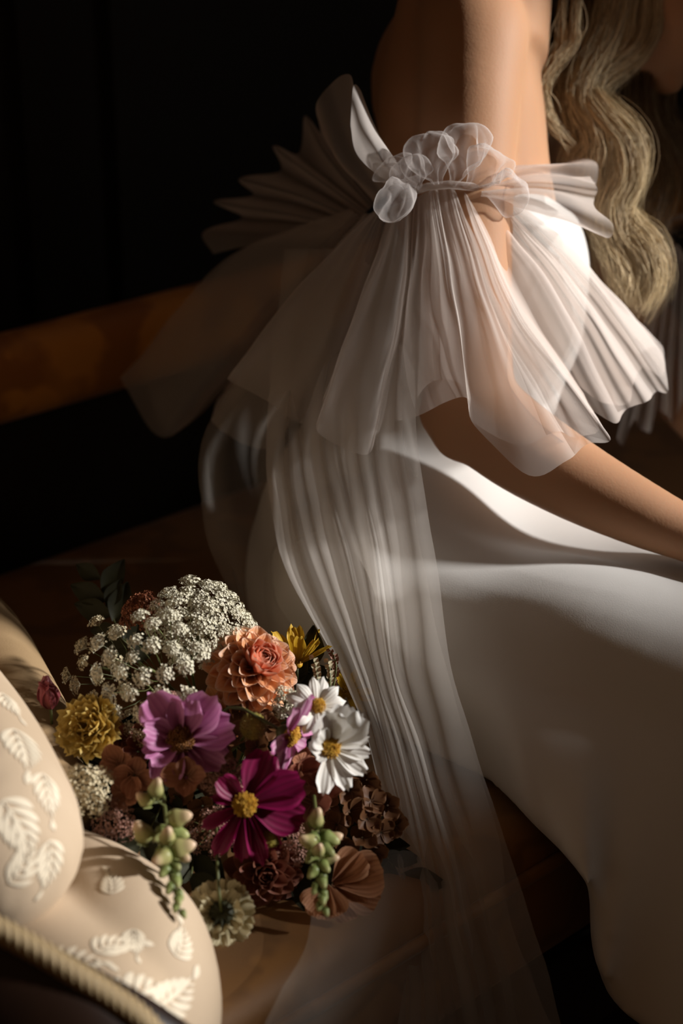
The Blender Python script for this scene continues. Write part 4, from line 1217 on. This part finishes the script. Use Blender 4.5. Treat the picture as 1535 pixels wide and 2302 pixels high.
hydrangea('copper hydrangea florets left of the cream snapdragon buds', 292, 1742, 1.325, (-.2, .2, 1), 3, mm(50, 1.32), PM['copper'], 104, .016)
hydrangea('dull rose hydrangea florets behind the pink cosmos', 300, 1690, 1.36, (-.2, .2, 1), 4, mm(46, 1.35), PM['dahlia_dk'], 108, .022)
hydrangea('brown dried hydrangea head in shade at the lower right', 800, 1840, 1.37, (.3, .1, .9), 14, mm(36, 1.36), PM['brown'], 112, .034)
hydrangea('brown dried florets between the two cosmos stems', 640, 1760, 1.35, (.1, .1, 1), 6, mm(40, 1.34), PM['copper'], 116, .026)
hydrangea('olive brown dried florets around the upper yellow globe', 560, 1680, 1.365, (.1, .1, 1), 7, mm(36, 1.34), PM['brown'], 120, .030)
hydrangea('dark brown dried florets in the middle of the bouquet', 440, 1810, 1.36, (.0, .1, 1), 8, mm(36, 1.34), PM['brown'], 124, .032)
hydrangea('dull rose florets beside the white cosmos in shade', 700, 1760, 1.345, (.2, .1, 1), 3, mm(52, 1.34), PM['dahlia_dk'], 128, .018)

# --- yellow globes
def globe(label, px, py, d, axis, R, seed):
    f = flower('craspedia_globe', label, 'flower', px, py, d, axis, 0.0)
    mb = MB(); n = 150
    mb.ellipsoid((0, 0, 0), (R * .94, 0, 0), (0, R * .94, 0), (0, 0, R * .94), 18, 12)
    for i in range(n):
        z = 1 - 2 * (i + .5) / n; r = math.sqrt(1 - z * z); a = i * 2.39996
        dn = Vector((r * math.cos(a), r * math.sin(a), z)); e = dn.orthogonal().normalized(); g = dn.cross(e); q = R * .085
        V = [dn * R * .92 + e * q, dn * R * .92 + g * q, dn * R * .92 - e * q, dn * R * .92 - g * q, dn * R * 1.04]
        mb.add(V, [(0, 1, 4), (1, 2, 4), (2, 3, 4), (3, 0, 4)])
    obj('globe', mb.mesh('globe', False), M['gcentre'], f); stem(f, .0012)
globe('olive yellow globe flower under the peach dahlia', 570, 1632, 1.325, (.3, .4, .8), mm(33, 1.32), 1)
globe('olive yellow globe flower below the magenta cosmos', 604, 1882, 1.295, (.2, -.2, .9), mm(31, 1.29), 2)

# --- snapdragon spikes
def bud_mesh(seed, mat):
    rn = random.Random(seed); V = []; A = []
    prof = [.06, .55, .85, 1, .98, .86, .70, .62, .50, .12]
    nv, nu = 14, 12
    for i in range(nv):
        v = i / (nv - 1); r = .34 * interp(prof, v)
        for k in range(nu):
            a = 2 * math.pi * k / nu
            rr = r * (1 + .08 * math.cos(2 * a) + (.10 * math.cos(3 * a) * v))
            V.append((rr * math.cos(a), v - .02, rr * math.sin(a) + .14 * v * v))
            A.append((k / nu, v, max(0, (v - .62) / .38), 1))
    me = mesh('bud', V, grid_faces(nv, nu, True) + [tuple(range(nu)), tuple((nv - 1) * nu + k for k in range(nu))])
    ca = me.attributes.new('pet', 'FLOAT_COLOR', 'POINT'); ca.data.foreach_set('color', [c for a in A for c in a])
    me.materials.append(mat)
    return me
BG = [bud_mesh(k, PM['budg']) for k in range(2)]; BC = [bud_mesh(k + 5, PM['bud']) for k in range(2)]
SEP = petal_mesh('sepal', 1, .3, [.5, .9, 1, .8, .5, .3, .1], .6, .2, 0, 0, 2, .0, 5, 6, 7); SEP.materials.append(PM['budg'])
def snapdragon(label, spine, opens, tipn, seed):
    pts = [Vector(p) for p in resample([np.array(P(*p)) for p in spine], 24)]
    ax = (pts[-1] - pts[0]).normalized()
    r = empty('snapdragon', pts[0]); tag(r, label, 'flower', GRP)
    bpy.context.view_layer.update()
    mb = MB(); mb.tube(pts, [.0017 - .0011 * i / 23 for i in range(24)], 7); wobj('stem', mb.mesh('stem'), M['stem'], r)
    rn = random.Random(seed)
    def put(base, dirv, L, me):
        y = dirv.normalized(); x = y.cross(FV)
        if x.length < 1e-3: x = RV.copy()
        x.normalize(); z = x.cross(y)
        m_ = Matrix((x, y, z)).transposed().to_4x4(); m_.translation = base - r.location
        b_ = child('bud', me, None, r, m_ @ Matrix.Scale(L, 4))
        for k in range(3):
            child('sepal', SEP, None, b_, Matrix.Translation((0, -.04, 0)) @ Matrix.Rotation(k * 2.09, 4, 'Y') @ Matrix.Translation((0, 0, .12)) @ Matrix.Rotation(.42, 4, 'X') @ Matrix.Scale(.5, 4))
    for (px, py, d, L, dr) in opens:
        tip = P(px, py, d)
        base = min(pts, key=lambda q: (q - (tip - ax * L * .4)).length)
        dv = D3(*dr)
        put(tip - dv * L * .6, dv, L, BC[int(px) % 2])
        mbp = MB(); mbp.tube([base, base.lerp(tip - dv * L * .6, .5) - FV * .001, tip - dv * L * .55], .0007, 5, False)
        wobj('pedicel', mbp.mesh('pedicel'), M['stem'], r)
    for i in range(tipn):
        t = i / (tipn - 1)
        k = int(10 + 13 * t); a = i * 2.2
        side = (RV * math.cos(a) - FV * math.sin(a) * .9)
        L = .0165 * (1 - .55 * t)
        dv = (side * (1.0 - .65 * t) + ax * (.55 + .8 * t)).normalized()
        put(pts[min(23, k)] + side * .001, dv, L, BG[i % 2])
snapdragon('snapdragon spike with pink-cream buds drooping over the sofa arm', [(360, 1740, 1.31), (372, 1830, 1.275), (378, 1920, 1.245), (392, 1990, 1.22), (404, 2046, 1.205)],
    [(322, 1795, 1.27, .015, (-.6, .5, .6)), (352, 1768, 1.265, .016, (.2, .9, .4)), (318, 1868, 1.25, .020, (-.4, .7, .6)), (408, 1838, 1.245, .019, (.9, .3, .5)), (376, 1878, 1.235, .017, (.1, .7, .7)),
     (415, 1905, 1.235, .020, (.95, .3, .3)), (362, 1930, 1.225, .017, (-.5, -.2, .8)), (410, 1925, 1.235, .015, (.7, -.3, .6))], 15, 3)
snapdragon('darker green snapdragon spike drooping from the lower right', [(705, 1790, 1.33), (712, 1850, 1.30), (715, 1920, 1.28), (718, 1980, 1.265), (726, 2040, 1.255)],
    [(712, 1836, 1.285, .017, (.2, .9, .5)), (690, 1890, 1.275, .016, (-.7, .3, .6)), (752, 1885, 1.29, .016, (.9, .4, .3)), (716, 1910, 1.265, .014, (.1, .5, .8)), (745, 1930, 1.28, .014, (.9, .1, .4))], 15, 4)

# --- scabiosa seen from behind
f = flower('scabiosa', 'cream scabiosa lying face down on the sofa with stem upward', 'flower', 498, 2052, 1.285, (-.05, -.25, -.9), 0.0)
R = mm(82, 1.28)
sc_ = [petal_mesh('petal', R * .56, R * .27, [.25, .5, .75, .95, 1, .95, .8], .4, -.1, .10, .10, 3, .06, 9, 9, 130 + k) for k in range(4)]
ring(f, sc_, PM['scab'], 13, R * .42, 0, [.05, -.15, .2], 0, .12, .2)
ring(f, sc_, PM['scab'], 12, R * .32, -.003, [-.5, -.3, -.7], .2, .12, .2, sc=(.72, .8, .66))
ring(f, sc_, PM['scab'], 10, R * .30, .004, [.3, .5], .2, .12, .2, sc=(.8, .7))
mb = MB(); mb.ellipsoid((0, 0, .003), (R * .36, 0, 0), (0, R * .36, 0), (0, 0, .006), 16, 8); obj('receptacle', mb.mesh('receptacle'), M['leaf'], f)
bk = [petal_mesh('bract', R * .42, R * .06, [.8, 1, .8, .6, .4, .2, .1], .3, .1, 0, 0, 2, 0, 5, 6, 3)]
bk[0].materials.append(M['leaf'])
ring(f, bk, M['leaf'], 10, R * .05, -.005, [-.1, -.25], 0, .1, .1, 'bract')
mb = MB(); mb.tube([Vector(q) for q in resample([np.array(P(498, 2050, 1.28)), np.array(P(492, 2000, 1.275)), np.array(P(488, 1930, 1.29)), np.array(P(486, 1850, 1.33))], 12)], .0011, 6)
rooted(f, mb, 'stem', M['stem'])

# --- peach poppies in shade
f = flower('poppy', 'peach fan-shaped poppy petals in shade under the veil at the right', 'flower', 750, 1985, 1.335, (.1, .25, .95), 0.0)
R = mm(118, 1.33)
pp = [petal_mesh('petal', R, R * .46, [.12, .35, .6, .82, .96, 1, .9], .3, .05, .05, .03, 3, .12, 9, 10, 140 + k) for k in range(3)]
for (a, ti, s_, k) in ((-1.35, .25, 1.0, 0), (-1.9, .15, .95, 1), (-2.6, .12, .8, 2), (-.8, .3, .8, 2)):
    child('petal', pp[k], PM['peach'], f, Matrix.Rotation(a, 4, 'Z') @ Matrix.Rotation(ti, 4, 'X') @ Matrix.Scale(s_, 4))
stem(f)
f = flower('poppy', 'peach petals hanging below the darker snapdragon spike', 'flower', 735, 1990, 1.32, (-.05, .2, .97), 0.0)
R = mm(84, 1.32)
for (a, ti, s_, k) in ((2.9, .1, .66, 0), (2.45, .2, .6, 1), (3.5, .1, .62, 2)):
    child('petal', pp[k], PM['peach'], f, Matrix.Rotation(a, 4, 'Z') @ Matrix.Rotation(ti, 4, 'X') @ Matrix.Scale(s_, 4))
stem(f)

# --- wispy grass spikes and foliage
def sprig(name, label, cat, pts_px, n, L, W, mat, seed, leafname='leaf', droop=.2, prof=(.2, .6, .95, 1, .8, .5, .08)):
    pts = [Vector(p) for p in resample([np.array(P(*p)) for p in pts_px], 16)]
    r = empty(name, pts[0]); tag(r, label, cat, GRP)
    mb = MB(); mb.tube(pts, [.0012 - .0006 * i / 15 for i in range(16)], 6); wobj('stem', mb.mesh('stem'), M['stem'], r)
    rn = random.Random(seed)
    me = petal_mesh(leafname, L, W, list(prof), .35, -droop, .03, 0, 2, .0, 5, 9, seed); me.materials.append(mat)
    for i in range(n):
        k = min(15, int(2 + 13 * i / max(1, n - 1)))
        t = (pts[min(15, k + 1)] - pts[k - 1]).normalized()
        sd = t.cross(FV).normalized() * (1 if i % 2 else -1)
        y = (t * .8 + sd * .8 - FV * rn.uniform(0, .5)).normalized()
        z = (-FV - y * (-FV).dot(y)).normalized(); x = y.cross(z)
        m_ = Matrix((x, y, z)).transposed().to_4x4(); m_.translation = pts[k] - r.location
        child(leafname, me, None, r, m_ @ Matrix.Scale(rn.uniform(.75, 1.15), 4))
sprig('seed_spike', 'pale seed spike just above the white daisy', 'flower', [(705, 1600, 1.40), (712, 1560, 1.38), (713, 1520, 1.38), (705, 1480, 1.385)], 26, .0045, .0022, M['lace2'], 1, 'seed')
sprig('seed_spike', 'thin seed spike right of the white daisy beside the veil', 'flower', [(735, 1590, 1.40), (740, 1550, 1.39), (742, 1515, 1.39), (738, 1488, 1.395)], 22, .0040, .0018, M['lace2'], 2, 'seed')
sprig('seed_spike', 'dim curved seed spike behind the others by the veil', 'flower', [(745, 1560, 1.43), (755, 1510, 1.43), (752, 1478, 1.43), (742, 1462, 1.43)], 20, .0040, .0018, M['mauve'], 3, 'seed')
LF = [('dark leafy sprig behind the white lace dome at the upper left', [(330, 1520, 1.50), (270, 1420, 1.53), (240, 1360, 1.54), (225, 1300, 1.55)]),
      ('dark leafy sprig between lace dome and veil', [(560, 1560, 1.46), (600, 1520, 1.46), (650, 1540, 1.46), (700, 1500, 1.46)]),
      ('dark leafy sprig below the yellow carnation', [(300, 1720, 1.39), (250, 1760, 1.37), (220, 1830, 1.35), (235, 1890, 1.33)]),
      ('dark leafy sprig under the magenta cosmos', [(520, 1760, 1.40), (470, 1840, 1.37), (440, 1900, 1.35), (430, 1970, 1.32)]),
      ('dark leafy sprig at the lower right under the veil', [(700, 1760, 1.40), (780, 1820, 1.39), (850, 1900, 1.39), (900, 1970, 1.385)]),
      ('dark leafy sprig in the centre of the bouquet', [(480, 1560, 1.44), (520, 1660, 1.40), (600, 1720, 1.39), (680, 1700, 1.38)]),
      ('dark leafy sprig behind the pink cosmos', [(420, 1560, 1.42), (340, 1660, 1.39), (290, 1720, 1.37), (240, 1700, 1.37)]),
      ('dark leafy sprig below the globe and dusky dahlia', [(560, 1800, 1.39), (590, 1880, 1.37), (640, 1950, 1.36), (700, 1980, 1.35)]),
      ('dark leafy sprig under the snapdragon buds', [(420, 1720, 1.38), (370, 1800, 1.35), (330, 1880, 1.32), (300, 1930, 1.31)])]
for k, (lb, pts) in enumerate(LF):
    sprig('foliage_sprig', lb, 'foliage', pts, 12, .034, .010, M['leaf'], 200 + k)
